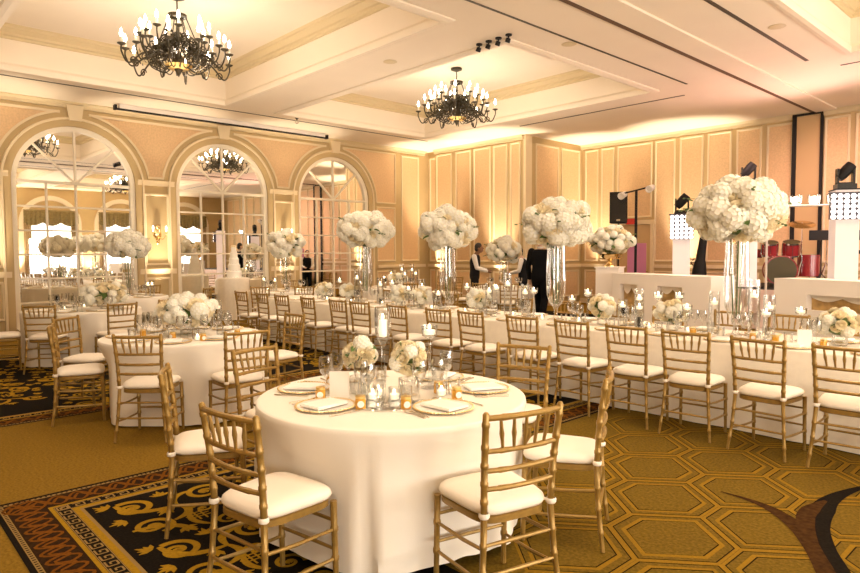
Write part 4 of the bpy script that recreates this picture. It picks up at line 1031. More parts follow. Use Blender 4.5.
# ------------------------------------------------------------------ chandeliers
def bez(P, n=10):
    P = [Vector(p) for p in P]; out = []
    for i in range(len(P) - 1):
        p0, p1, p2, p3 = P[max(i - 1, 0)], P[i], P[i + 1], P[min(i + 2, len(P) - 1)]
        for k in range(n):
            t = k / n; out.append(.5 * ((2 * p1) + (-p0 + p2) * t + (2 * p0 - 5 * p1 + 4 * p2 - p3) * t * t + (-p0 + 3 * p1 - 3 * p2 + p3) * t ** 3))
    out.append(P[-1]); return out
def make_chandelier():
    t = thing('chandelier', 'x', 'chandelier')      # origin at the ceiling canopy
    b = MB(); b.lathe([(0, 0), (.13, 0), (.13, -.03), (.05, -.06), (.012, -.07), (.012, -.30), (0, -.30)], 20); obj('canopy', b, 'iron', t)
    b = MB(); b.lathe([(.10, -.28), (.15, -.28), (.15, -.32), (.10, -.32)], 24)
    for k in range(6):
        a = k * pi / 3; b.tube([(.13 * cos(a), .13 * sin(a), -.31), (.34 * cos(a), .34 * sin(a), -.80)], .009, 5)
    obj('hanging_rods', b, 'iron', t)
    b = MB(); b.lathe([(.02, -.30), (.03, -.60), (.06, -.66), (.03, -.74), (.09, -.86), (.10, -.98), (.05, -1.05), (.07, -1.12), (.02, -1.20), (.0, -1.24)], 16); obj('centre_column', b, 'iron', t)
    b = MB(); b.lathe([(.0, -1.12), (.16, -1.11), (.22, -1.06), (.10, -1.05)], 20); obj('base_dish', b, 'gold', t)
    def arm(a, R, zc, z0, curl):
        Q = lambda r, z: (r * cos(a), r * sin(a), z)
        b = MB(); b.tube(bez([Q(.06, z0), Q(R * .30, z0 - .20), Q(R * .62, z0 - .22), Q(R * .88, zc - .24), Q(R, zc - .10), Q(R, zc)], 7), .0135, 6)
        cz = [(R * .55, z0 - .20)]
        for (r0, zz, rr, s) in ((R * .50, z0 - .26, .085, 1), (R * .80, zc - .20, .065, -1), (R * .30, z0 - .08, .075, -1)):
            b.tube([Q(r0 + s * rr * (1 - .75 * i / 16) * cos(i * .52), zz + rr * (1 - .75 * i / 16) * sin(i * .52)) for i in range(17)], .0105, 5)
        ca = Vector((cos(a), sin(a), 0)); sd = Vector((-sin(a), cos(a), 0))
        for i in range(5):      # cast leaves along the arm
            r0 = R * (.25 + .14 * i); p = ca * r0 + Vector((0, 0, z0 - .17 - .02 * i)); q = p + ca * .05 + sd * (.06 if i % 2 else -.06) + Vector((0, 0, .06))
            m_ = (p + q) / 2 + Vector((0, 0, -.025)); b.add([p, m_ + sd * .02, q, m_ - sd * .02], [(0, 1, 2, 3), (3, 2, 1, 0)])
        o = obj('arm', b, 'iron', t)
        b = MB(); b.lathe([(0, 0), (.02, -.01), (.062, .012), (.066, .022), (.02, .012), (0, .012)], 14, Q(R, zc)); obj('drip_pan', b, 'iron', o)
        b = MB(); b.lathe([(.020, .01), (.020, .12), (0, .122)], 10, Q(R, zc)); obj('candle_sleeve', b, 'candle_sleeve', o)
        b = MB(); b.lathe([(.0, .12), (.019, .13), (.027, .165), (.018, .205), (.0, .245)], 10, Q(R, zc)); obj('bulb', b, 'bulb', o)
    for k in range(12): arm(2 * pi * k / 12, .90 if k % 2 else .82, -.86 - (.05 if k % 2 else 0), -.74, 0)
    for k in range(9): arm(2 * pi * (k + .5) / 9, .50, -.60, -.56, 0)
    for k in range(8): arm(2 * pi * (k + .25) / 8, .66, -.74, -.66, 0)
    for k in range(16):
        a = 2 * pi * k / 16 + .1; Q = lambda r, z: (r * cos(a), r * sin(a), z); b = MB()
        b.tube(bez([Q(.08, -1.02), Q(.26, -1.14), Q(.44, -1.08), Q(.46, -.98), Q(.38, -.96), Q(.36, -1.04)], 6), .010, 5)
        b.tube(bez([Q(.08, -.78), Q(.20, -.62), Q(.30, -.72), Q(.24, -.84), Q(.16, -.78)], 6), .009, 5)
        obj('scroll', b, 'iron', t)
    return freeze(t)
CH = make_chandelier()
inst(CH, (-9.93, 10.06, COFF - .012), .2, 'black iron candle chandelier in the farther coffer near the middle of the photo')
inst(CH, (-10.08, 4.05, COFF - .012), 0, 'black iron candle chandelier in the nearer coffer at the upper left')
inst(CH, (.3, 4.13, COFF - .012), 0, 'black iron candle chandelier overhead right of the camera, seen in the first mirror')
inst(CH, (.3, 10.02, COFF - .012), 0, 'black iron candle chandelier in the right coffer, seen in the second mirror')
for o in [o for o in bpy.data.objects if o.name.startswith('chandelier') and o.type == 'EMPTY']: o.scale = (.93, .93, 1)
for (x, y) in ((-9.98, 10.02), (-9.98, 4.13), (.3, 4.13), (.3, 10.02)):
    l = bpy.data.lights.new('chandelier_glow', 'POINT'); l.energy = 35; l.color = WARM; l.shadow_soft_size = .10
    o = bpy.data.objects.new('chandelier_glow', l); COL.objects.link(o); o.location = (x, y, 4.75)

# ceiling fittings
for i, (x, y) in enumerate(((-6.95, 7.55), (-6.75, 7.55), (-6.55, 7.55), (-6.35, 7.55))):
    t = thing('ceiling_spotlight', 'small black ceiling spotlight beside the farther coffer, %s of four' % ['leftmost', 'second from left', 'third from left', 'rightmost'][i], 'spotlight', (x, y, CEIL - .001))
    b = MB(); b.lathe([(0, 0), (.05, 0), (.05, -.02), (.012, -.025), (.012, -.07), (0, -.07)], 14); obj('mount', b, 'black', t)
    b = MB(); b.lathe([(0, -.05), (.035, -.055), (.04, -.12), (.034, -.12), (.03, -.08), (0, -.08)], 14); b.xf(Matrix.Translation((0, 0, -.06)) @ Matrix.Rotation(.5, 4, 'Y') @ Matrix.Translation((0, 0, .06))); obj('lamp_head', b, 'black', t)
for i, (x, y, lab) in enumerate(((-11.0, 2.9, 'round grille ceiling speaker in the nearer coffer at the top left'), (-6.0, 8.6, 'round grille ceiling speaker right of the farther coffer'), (-8.6, 7.1, 'round grille ceiling speaker on the beam between the two coffers'), (-3.5, 10.2, 'round grille ceiling speaker near the upper right of the ceiling'))):
    z = COFF if i == 0 else CEIL
    b = MB(); b.lathe([(0, 0), (.11, 0), (.12, -.006), (.10, -.012), (0, -.010)], 20); tag(obj('ceiling_speaker', b, 'crown', None, True, (x, y, z - .0005)), lab, 'speaker')
t = thing('sprinkler', 'small hanging glass ceiling fitting above the wall between second and third mirrors', 'fitting', (-13.6, 8.3, CEIL - .001))
b = MB(); b.lathe([(0, 0), (.05, 0), (.045, -.02), (.02, -.03), (.015, -.06), (0, -.06)], 12); obj('mount', b, 'iron', t); b = MB(); b.ball((0, 0, -.10), (.05, .05, .055), 10); obj('globe', b, 'crystal', t)
t = thing('projection_screen', 'long white screen case with black bottom bar hung along the left wall top', 'screen', (-14.95, 7.32, CEIL))
b = MB(); b.bx(-.06, .06, -2.65, 2.65, -.11, -.001); obj('case', b, 'white_paint', t, False); b = MB(); b.bx(.0, .085, -2.7, 2.7, -.135, -.105); b.bx(-.05, .07, -2.75, -2.7, -.135, -.03); b.bx(-.05, .07, 2.7, 2.75, -.135, -.03); obj('bottom_bar', b, 'black', t, False)

# wall sconces and floor uplights
for i, (y, lab) in enumerate((((ARC[2] + ARC[3]) / 2, 'gilded wall sconce on the pilaster between first and second arched mirrors'), ((ARC[3] + ARC[4]) / 2, 'gilded wall sconce behind the pale bouquet between second and third mirrors'), ((ARC[1] + ARC[2]) / 2, 'gilded wall sconce left of the first arched mirror'))):
    t = thing('wall_sconce', lab, 'sconce', (XL + .006, y, 2.05))
    b = MB(); b.ball((.03, 0, 0), (.03, .09, .16), 12); b.ball((.04, 0, .17), (.03, .05, .06), 10); b.ball((.04, 0, -.17), (.03, .04, .07), 10); obj('backplate', b, 'brass', t)
    for s in (-1, 1):
        b = MB(); b.tube(bez([(.05, 0, -.04), (.12, s * .07, -.12), (.16, s * .14, -.04), (.16, s * .15, .04)], 6), .010, 6); b.lathe([(0, .03), (.035, .045), (.035, .055), (0, .05)], 12, (.16, s * .15, 0)); o = obj('arm', b, 'brass', t)
        b = MB(); b.lathe([(.012, .05), (.012, .12), (.02, .14), (.012, .18), (0, .195)], 10, (.16, s * .15, 0)); obj('bulb', b, 'lamp_glow', o)
UP = UP + [(4.85, y) for y in (-.44, 2.94, 6.31, 9.69, 13.06)]  # right wall uplights are added as fill
UPL = ['left end of the far left wall', 'right half of the far left wall', 'far right wall beside the alcove', 'far right wall behind the pink panel', 'pilaster between first and second mirrors', 'pilaster between second and third mirrors', 'pilaster left of the first mirror'] + ['right wall, added for fill, %s pier between windows' % q for q in ('nearest', 'second', 'third', 'fourth', 'fifth')]
for (x, y), lab in zip(UP, UPL):
    t = thing('uplight', 'small black floor uplight at the ' + lab, 'uplight', (x, y, .004))
    b = MB(); b.lathe([(0, 0), (.07, 0), (.07, .02), (.02, .03), (.02, .06), (0, .06)], 14); obj('foot', b, 'black', t); b = MB(); b.lathe([(0, .05), (.06, .055), (.065, .17), (.055, .17), (.052, .12), (0, .12)], 14); obj('housing', b, 'black', t); b = MB(); b.lathe([(0, .125), (.05, .125), (.05, .13), (0, .13)], 14); obj('lens', b, 'uplamp', t)

# ------------------------------------------------------------------ stage, band gear, bars
b = MB(); b.bx(-7.4, 3.0, 13.55, 16.6, .76, .80); st = b
t = thing('stage', 'raised stage platform with pale pink skirt in front of the far right wall', 'stage', (-2.2, 15.1, .004))
b = MB(); b.bx(-4.4, 5.0, -1.55, 1.5, .74, .80); obj('platform', b, 'black', t, False)
b = MB(); n = 220; P = []
for i in range(n + 1):
    x = -4.4 + 9.4 * i / n; P += [(x, -1.57 - .012 * sin(i * 1.3), .01), (x, -1.56 - .006 * sin(i * 1.3), .70)]
b.add(P, [(2 * i, 2 * i + 2, 2 * i + 3, 2 * i + 1) for i in range(n)]); b.bx(-4.4, 5.0, -1.60, -1.55, .70, .805); obj('skirt', b, 'stage_skirt', t)
SZ = .808
def bandstand(name, label, x0, y0, x1, y1, h, cuts, depth=.5, cat='bar'):
    # a white counter whose front runs from (x0,y0) to (x1,y1); cuts = (u0,u1,z0,z1) recessed niches
    L = sqrt((x1 - x0) ** 2 + (y1 - y0) ** 2); a = atan2(y1 - y0, x1 - x0)
    t = thing(name, label, cat, (x0, y0, .004), a)
    b = MB(); b.poly([(0, 0), (L, 0), (L, h), (0, h)], [[(c[0], c[2]), (c[1], c[2]), (c[1], c[3]), (c[0], c[3])] for c in cuts], lambda x, z: (x, 0, z))
    b.add([(0, 0, 0), (0, depth, 0), (0, depth, h), (0, 0, h), (L, 0, 0), (L, depth, 0), (L, depth, h), (L, 0, h)], [(0, 1, 2, 3), (4, 5, 6, 7), (3, 2, 6, 7), (1, 5, 6, 2)])
    for c in cuts:
        P = [(c[0], 0, c[2]), (c[1], 0, c[2]), (c[1], 0, c[3]), (c[0], 0, c[3])]; Q = [(p[0], .10, p[2]) for p in P]; b.add(P + Q, [(0, 1, 5, 4), (1, 2, 6, 5), (2, 3, 7, 6), (3, 0, 4, 7)])
    obj('front_panel', b, 'white_paint', t, False)
    for c in cuts:
        g = MB(); n = 14
        g.add([(c[0], .095, c[2]), (c[1], .095, c[2]), (c[1], .095, c[3]), (c[0], .095, c[3])], [(0, 1, 2, 3)]); o = obj('niche_back', g, 'niche_gold', t, False); o['label'] = 'gold back of the cut-out'
        w_ = c[1] - c[0]; hh = c[3] - c[2]; g = MB(); P = []
        for i in range(n + 1):
            u = i / n; zz = c[3] - hh * (.16 + .26 * abs(sin(2 * pi * u))) ; P += [(c[0] + w_ * u, .08, c[3]), (c[0] + w_ * u, .07, zz)]
        g.add(P, [(2 * i, 2 * i + 1, 2 * i + 3, 2 * i + 2) for i in range(n)]); obj('swag', g, 'linen', t)
    return t
bandstand('white_bar', 'long white bar front with square gold cut-outs, left of the stage opening', -6.05, 10.02, -4.02, 9.33, 1.20, [(.20, .62, .62, 1.02), (1.08, 1.60, .72, 1.02)])
bandstand('white_bar', 'white bar front with a wide shallow gold cut-out at the right edge', -3.22, 9.50, -1.3, 8.72, 1.20, [(.50, 1.38, .80, 1.00)])
t = thing('pedestal', 'square white pedestal carrying the gold urn of white flowers', 'pedestal', (-6.42, 10.55, .004), .3)
b = MB(); b.bx(-.21, .21, -.21, .21, 0, 1.28); b.bx(-.23, .23, -.23, .23, 1.28, 1.30); obj('column', b, 'white_paint', t, False)
t = thing('gold_urn', 'gold footed urn on the white pedestal', 'urn', (-6.42, 10.55, 1.306))
b = MB(); b.lathe([(0, 0), (.10, 0), (.10, .02), (.05, .05), (.035, .09), (.06, .12), (.15, .17), (.19, .23), (.17, .24), (.12, .20), (0, .20)], 24, fn=lambda a, z: 1 + (.03 * cos(14 * a) if z > .12 else 0)); obj('bowl', b, 'brass', t)
for s in (-1, 1):
    b = MB(); b.tube(bez([(s * .13, 0, .15), (s * .22, 0, .15), (s * .24, 0, .21), (s * .18, 0, .23)], 6), .012, 6); obj('handle', b, 'brass', t)
bouquet((-6.42, 10.55, 1.78), .40, .27, 60, .085, 99, 'wide white flower arrangement in the gold urn beside the speaker stand', leaves=40, spray=4)

def led_column(x, y, h, w, rz, lab, panel_at, pw, ph, rows, cols, tops=True, plab=None, z0=.004):
    t = thing('light_column', lab, 'column', (x, y, z0), rz)
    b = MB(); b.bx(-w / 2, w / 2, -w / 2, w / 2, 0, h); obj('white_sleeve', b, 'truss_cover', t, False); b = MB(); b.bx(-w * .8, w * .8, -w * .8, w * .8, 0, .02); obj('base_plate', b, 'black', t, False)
    b = MB(); b.bx(-w * .55, w * .55, -w * .55, w * .55, h, h + .02); obj('top_plate', b, 'black', t, False)
    if panel_at:
        p = thing('led_panel', plab, 'light panel', (x + sin(rz) * (w / 2 + .09), y - cos(rz) * (w / 2 + .09), z0 + panel_at), rz)
        b = MB(); b.bx(-pw / 2, pw / 2, -.01, .07, -ph / 2, ph / 2); b.bx(-pw / 2 - .02, pw / 2 + .02, -.05, .08, ph / 2, ph / 2 + .02); obj('housing', b, 'led_face', p, False)
        for i in range(cols):
            for j in range(rows):
                b = MB(); cx_, cz_ = -pw / 2 + pw * (i + .5) / cols, -ph / 2 + ph * (j + .5) / rows; r_ = pw / cols * .40
                b.ball((cx_, -.012, cz_), (r_, .012, r_), 10); obj('lamp', b, 'led', p)
    if tops: moving_head(x, y, z0 + h + .02, rz, tops)
def moving_head(x, y, z, rz, lab):
    t = thing('moving_head_light', lab, 'stage light', (x, y, z + .0005), rz)
    b = MB(); b.bx(-.15, .15, -.12, .12, 0, .09); obj('base', b, 'black_gloss', t, False)
    b = MB(); b.bx(-.14, -.105, -.06, .06, .09, .36); b.bx(.105, .14, -.06, .06, .09, .36); b.bx(-.14, .14, -.06, .06, .09, .12); obj('yoke', b, 'black_gloss', t, False)
    b = MB(); b.lathe([(0, -.16), (.07, -.16), (.09, -.08), (.095, .05), (.085, .15), (.07, .15), (.065, .13), (0, .13)], 18); b.xf(Matrix.Translation((0, 0, .31)) @ Matrix.Rotation(.7, 4, 'Y')); obj('head', b, 'black', t)
led_column(-3.28, 12.95, 2.62, .36, .55, 'tall white light column at the right edge carrying a lit LED panel', 2.33, .60, .44, 5, 6, 'black moving-head light on the light column at the right edge', 'square lit LED panel on the light column at the right edge')
led_column(-6.27, 13.08, 2.30, .34, .45, 'white light column left of the biggest bouquet, behind the white bar', 2.08, .46, .50, 6, 5, 'black moving-head light above the left LED panel, left of the biggest bouquet', 'square lit LED panel half hidden by the biggest bouquet')
led_column(-5.35, 14.15, 2.95 - .8, .36, .45, 'white light column hidden behind the biggest bouquet on the stage', None, 0, 0, 0, 0, 'black moving-head light rising above the top of the biggest bouquet', None, SZ)
# lamp rail with three glowing glasses
t = thing('lamp_rail', 'thin horizontal rail with three glowing glass lamps left of the right light column', 'lights', (-4.02, 13.62, 2.44), .5)
b = MB(); b.tube([(-.75, 0, 0), (1.05, 0, 0)], .022, 8); obj('rail', b, 'white_paint', t)
for k in range(4):
    x = -.55 + .31 * k; b = MB(); b.lathe([(0, .024), (.10, .024), (.115, .20), (.11, .20), (.095, .03), (0, .03)], 16, (x, 0, 0)); o = obj('glass_shade', b, 'glass', t); b = MB(); b.ball((x, 0, .10), (.075, .075, .075), 12); obj('bulb', b, 'lamp_glow', o)
b = MB(); b.tube([(-.72, 0, 0), (-.72, 0, -2.41)], .02, 8); obj('post', b, 'white_paint', t); b = MB(); b.lathe([(0, -2.415), (.16, -2.415), (.16, -2.395), (0, -2.395)], 16, (-.72, 0, 0)); obj('foot', b, 'white_paint', t)
# loudspeaker on stand, lighting pole
SPX = (-8.0, 13.5)
t = thing('speaker_stand', 'black tripod speaker stand behind the gold urn flowers', 'stand', (*SPX, .004)); b = MB(); b.tube([(0, 0, .10), (0, 0, 2.232)], .022, 8); obj('pole', b, 'black', t)
for k in range(3):
    a = k * 2.094; b = MB(); b.tube([(0, 0, .62), (.5 * cos(a), .5 * sin(a), .012)], .014, 6); obj('leg', b, 'black', t)
t = thing('loudspeaker', 'black loudspeaker box on the tripod stand at the far wall', 'speaker', (*SPX, 2.2405), .5)
b = MB(); b.add([(-.20, -.2, 0), (.20, -.2, 0), (.15, .2, 0), (-.15, .2, 0), (-.20, -.2, .72), (.20, -.2, .72), (.15, .2, .72), (-.15, .2, .72)], [(3, 2, 1, 0), (4, 5, 6, 7), (0, 1, 5, 4), (1, 2, 6, 5), (2, 3, 7, 6), (3, 0, 4, 7)]); obj('cabinet', b, 'black', t, False)
b = MB(); b.bx(-.18, .18, -.212, -.201, .03, .69); obj('grille', b, 'black_gloss', t, False); b = MB(); b.bx(-.04, .04, -.216, -.212, .05, .09); obj('badge', b, 'silver', t, False)
t = thing('light_pole', 'black lighting pole right of the loudspeaker with a small spotlight on top', 'stand', (-7.22, 12.9, .004)); b = MB(); b.tube([(0, 0, .1), (0, 0, 2.92)], .03, 8); obj('pole', b, 'black', t)
for k in range(3):
    a = k * 2.094 + .3; b = MB(); b.tube([(0, 0, .5), (.42 * cos(a), .42 * sin(a), .012)], .014, 6); obj('leg', b, 'black', t)
b = MB(); b.tube([(-.30, -.1, 2.85), (.30, .1, 2.98)], .018, 6); obj('crossbar', b, 'black', t)
for s in (-1, 1):
    b = MB(); b.lathe([(0, -.11), (.06, -.11), (.08, .08), (.06, .08), (.055, .06), (0, .06)], 14); b.xf(Matrix.Translation((s * .28, s * .09, 2.88 + .06 * s)) @ Matrix.Rotation(1.9, 4, 'X')); obj('spotlight', b, 'white_paint', t)
t = thing('pink_screen', 'upright pink panel standing behind the white bar by the lighting pole', 'panel', (-8.0, 14.35, .004), .45); b = MB(); b.bx(-.22, .22, -.02, .02, .25, 1.78); obj('panel', b, 'pink', t, False); b = MB(); b.bx(-.22, .22, -.18, .18, 0, .03); b.bx(-.03, .03, -.02, .02, .03, .26); obj('foot', b, 'black', t, False)
t = thing('exit_sign', 'small red light hanging right of the loudspeaker', 'light', (-9.62, YC - .11, 2.45)); b = MB(); b.bx(-.17, .17, -.03, .0, -.08, .08); b.bx(-.04, .04, .0, .10, -.02, .02); obj('sign_box', b, 'red', t, False)
t = thing('guitar_case', 'black guitar case standing upright behind the white bar', 'case', (-6.40, 14.2, SZ), .3)
b = MB(); b.tube(bez([(0, 0, .01), (.01, 0, .20), (.03, 0, .48), (.06, .0, .80), (.10, 0, 1.12)], 6), [.13 + (.03 * sin(i / 24 * 6.28)) if i < 14 else .10 - .002 * (i - 14) for i in range(25)], 14)
b.v = [(p[0], p[1] * .6, p[2]) for p in b.v]; obj('case_body', b, 'black', t); b = MB(); b.tube(bez([(-.10, -.06, .45), (-.15, -.08, .52), (-.09, -.06, .60)], 5), .01, 6); obj('handle', b, 'black_gloss', t)
# drum kit on the stage
DK = (-5.05, 15.2)
t = thing('drum_kit', 'red drum kit with brass cymbals on the stage right of the biggest bouquet', 'drums', (*DK, SZ + .028), .45); t.scale = (1.1, 1.1, 1.1)
def drum(name, r, h, mtx, mats=('drum_red', 'chrome', 'drum_head')):
    b = MB(); b.lathe([(r, -h / 2), (r, h / 2)], 28); b.xf(mtx); o = obj(name, b, mats[0], t)
    b = MB()
    for s in (-1, 1): b.lathe([(r * .98, s * h / 2 - .015), (r * 1.04, s * h / 2 - .015), (r * 1.04, s * h / 2 + .015), (r * .97, s * h / 2 + .015)], 28)
    for k in range(8): a = k * pi / 4; b.tube([(r * 1.02 * cos(a), r * 1.02 * sin(a), -h / 2), (r * 1.02 * cos(a), r * 1.02 * sin(a), h / 2)], .006, 5)
    b.xf(mtx); obj('hoops', b, mats[1] if r < .2 else mats[0], o); b = MB()
    for s in (-1, 1): b.lathe([(0, s * h / 2 + .004), (r * .98, s * h / 2 + .004)], 28)
    b.xf(mtx); obj('drum_head', b, mats[2], o)
RX = Matrix.Rotation(pi / 2, 4, 'X')
drum('bass_drum', .28, .42, Matrix.Translation((0, 0, .29)) @ RX)
drum('tom_drum', .15, .24, Matrix.Translation((-.18, .02, .72)) @ Matrix.Rotation(.3, 4, 'X')); drum('tom_drum', .16, .25, Matrix.Translation((.20, .02, .72)) @ Matrix.Rotation(.3, 4, 'X'))
drum('floor_tom', .20, .40, Matrix.Translation((.56, .30, .38))); drum('snare_drum', .18, .15, Matrix.Translation((-.42, .45, .62)))
for (x, y, z, r_) in ((-.62, .05, 1.10, .24), (.40, .15, 1.20, .24), (.82, .1, .98, .18), (-.72, .4, .88, .17)):
    b = MB(); b.lathe([(0, .03), (.04, .026), (r_ * .5, .012), (r_, -.004), (r_ * .5, .006), (0, .02)], 28); b.xf(Matrix.Translation((x, y, z)) @ Matrix.Rotation(.38, 4, 'X')); o = obj('cymbal', b, 'brass', t)
    b = MB(); b.tube([(x, y, z + .04), (x, y, .45)], .010, 6)
    for k in range(3): a = k * 2.094; b.tube([(x, y, .45), (x + .22 * cos(a), y + .22 * sin(a), .0)], .009, 5)
    obj('stand', b, 'chrome', o)
b = MB(); b.lathe([(0, .48), (.15, .48), (.16, .52), (0, .54)], 18, (0, .85, 0)); b.tube([(0, .85, .48), (0, .85, .2)], .02, 6)
for k in range(3): a = k * 2.094; b.tube([(0, .85, .25), (.24 * cos(a), .85 + .24 * sin(a), 0)], .012, 5)
obj('stool', b, 'black', t)
b = MB(); b.bx(-1.0, 1.06, -.6, 1.25, -.011, 0); tag(obj('drum_rug', b, 'black', None, False, (*DK, SZ + .0115), .45), 'black mat under the red drum kit', 'mat')
for (x, y, lab) in ((-4.05, 14.5, 'black music stand right of the drum kit'), (-3.7, 14.9, 'black music stand beside the right light column')):
    t = thing('music_stand', lab, 'stand', (x, y, SZ), .5); b = MB(); b.tube([(0, 0, .30), (0, 0, 1.02)], .012, 6); obj('pole', b, 'black', t)
    for k in range(3): a = k * 2.094; b = MB(); b.tube([(0, 0, .32), (.26 * cos(a), .26 * sin(a), .008)], .009, 5); obj('leg', b, 'black', t)
    b = MB(); b.box((0, -.02, 1.08), (.46, .02, .20)); b.box((0, -.06, .99), (.46, .08, .015)); obj('desk', b, 'black', t, False)
t = thing('keyboard', 'black keyboard on folding legs between drum kit and right light column', 'keyboard', (-3.55, 15.6, SZ), .4); b = MB(); b.bx(-.5, .5, -.15, .15, .70, .78); obj('body', b, 'black', t, False); b = MB(); b.bx(-.46, .46, -.145, -.02, .78, .79); obj('keys', b, 'white_paint', t, False)
for s in (-1, 1):
    b = MB(); b.tube([(s * .42, -.14, .01), (s * .30, .12, .70)], .014, 6); b.tube([(s * .42, .14, .01), (s * .30, -.12, .70)], .014, 6); obj('leg', b, 'black', t)

# ------------------------------------------------------------------ cake table by the second mirror
CX, CY = -14.45, 7.02
round_cloth(CX, CY - .02, .36, 77, 'pale satin cloth on the small round cake table before the second mirror', 12, .022, mt='satin', H=1.0)
t = thing('cake_table', 'small round table under the satin cloth, below the wedding cake', 'table', (CX, CY - .02, .004)); b = MB(); b.lathe([(0, .95), (.34, .95), (.345, .985), (0, .985)], 28); obj('tabletop', b, 'table_wood', t); b = MB(); b.tube([(0, 0, .02), (0, 0, .95)], .04, 10); b.lathe([(0, 0), (.25, 0), (.25, .02), (0, .03)], 20); obj('pedestal', b, 'iron', t)
t = thing('wedding_cake', 'tall tiered white wedding cake in front of the second arched mirror', 'cake', (CX, CY, 1.002))
z = 0
for k, (r_, h_) in enumerate(((.175, .16), (.145, .16), (.115, .15), (.088, .14), (.062, .12))):
    b = MB(); b.lathe([(0, 0), (r_, 0), (r_, h_ - .015), (r_ - .015, h_), (0, h_)], 32, (0, 0, z)); o = obj('tier', b, 'icing', t)
    b = MB()
    for q in range(int(r_ * 110)): a = 2 * pi * q / int(r_ * 110); b.ball((r_ * cos(a), r_ * sin(a), z + .012), .014, 6)
    obj('pearl_border', b, 'icing', o); z += h_
b = MB()
for q in range(9): b.ball((.05 * cos(q * 2.4) * (q / 9), .05 * sin(q * 2.4) * (q / 9), z + .02), .03, 8)
obj('topper', b, 'petal_cream', t)

# ------------------------------------------------------------------ people
def remesh(o, vox, smooth=6):
    m_ = o.modifiers.new('skin', 'REMESH'); m_.mode = 'VOXEL'; m_.voxel_size = vox; m_.use_smooth_shade = True
    k = o.modifiers.new('soft', 'SMOOTH'); k.factor = .5; k.iterations = smooth
    return o
def limb(b, pts, rs, n=12):
    b.tube(pts, rs, n)
    for p, r in ((pts[0], rs[0]), (pts[-1], rs[-1])): b.ball(p, r, 10)
def hand(b, wrist, d, palm_n, sc=1.0):
    # palm plus five separate, slightly curled fingers
    d = Vector(d).normalized(); nrm = Vector(palm_n).normalized(); sd = d.cross(nrm).normalized(); w_ = Vector(wrist)
    limb(b, [w_, w_ + d * .05 * sc, w_ + d * .09 * sc], [.024 * sc, .030 * sc, .030 * sc])
    for k, L in enumerate((.070, .080, .076, .060)):
        o = w_ + d * .088 * sc + sd * ((k - 1.5) * .019 * sc); p1 = o + d * L * .5 * sc + nrm * .006; p2 = p1 + (d * .8 + nrm * .6).normalized() * L * .5 * sc
        b.tube([o - d * .02, o, p1, p2], [.0085 * sc, .009 * sc, .0085 * sc, .0065 * sc], 7)
    o = w_ + d * .03 * sc - sd * .026 * sc; p1 = o - sd * .028 * sc + d * .022 * sc; p2 = p1 + d * .034 * sc + nrm * .006; b.tube([o, p1, p2], [.012 * sc, .010 * sc, .008 * sc], 7)
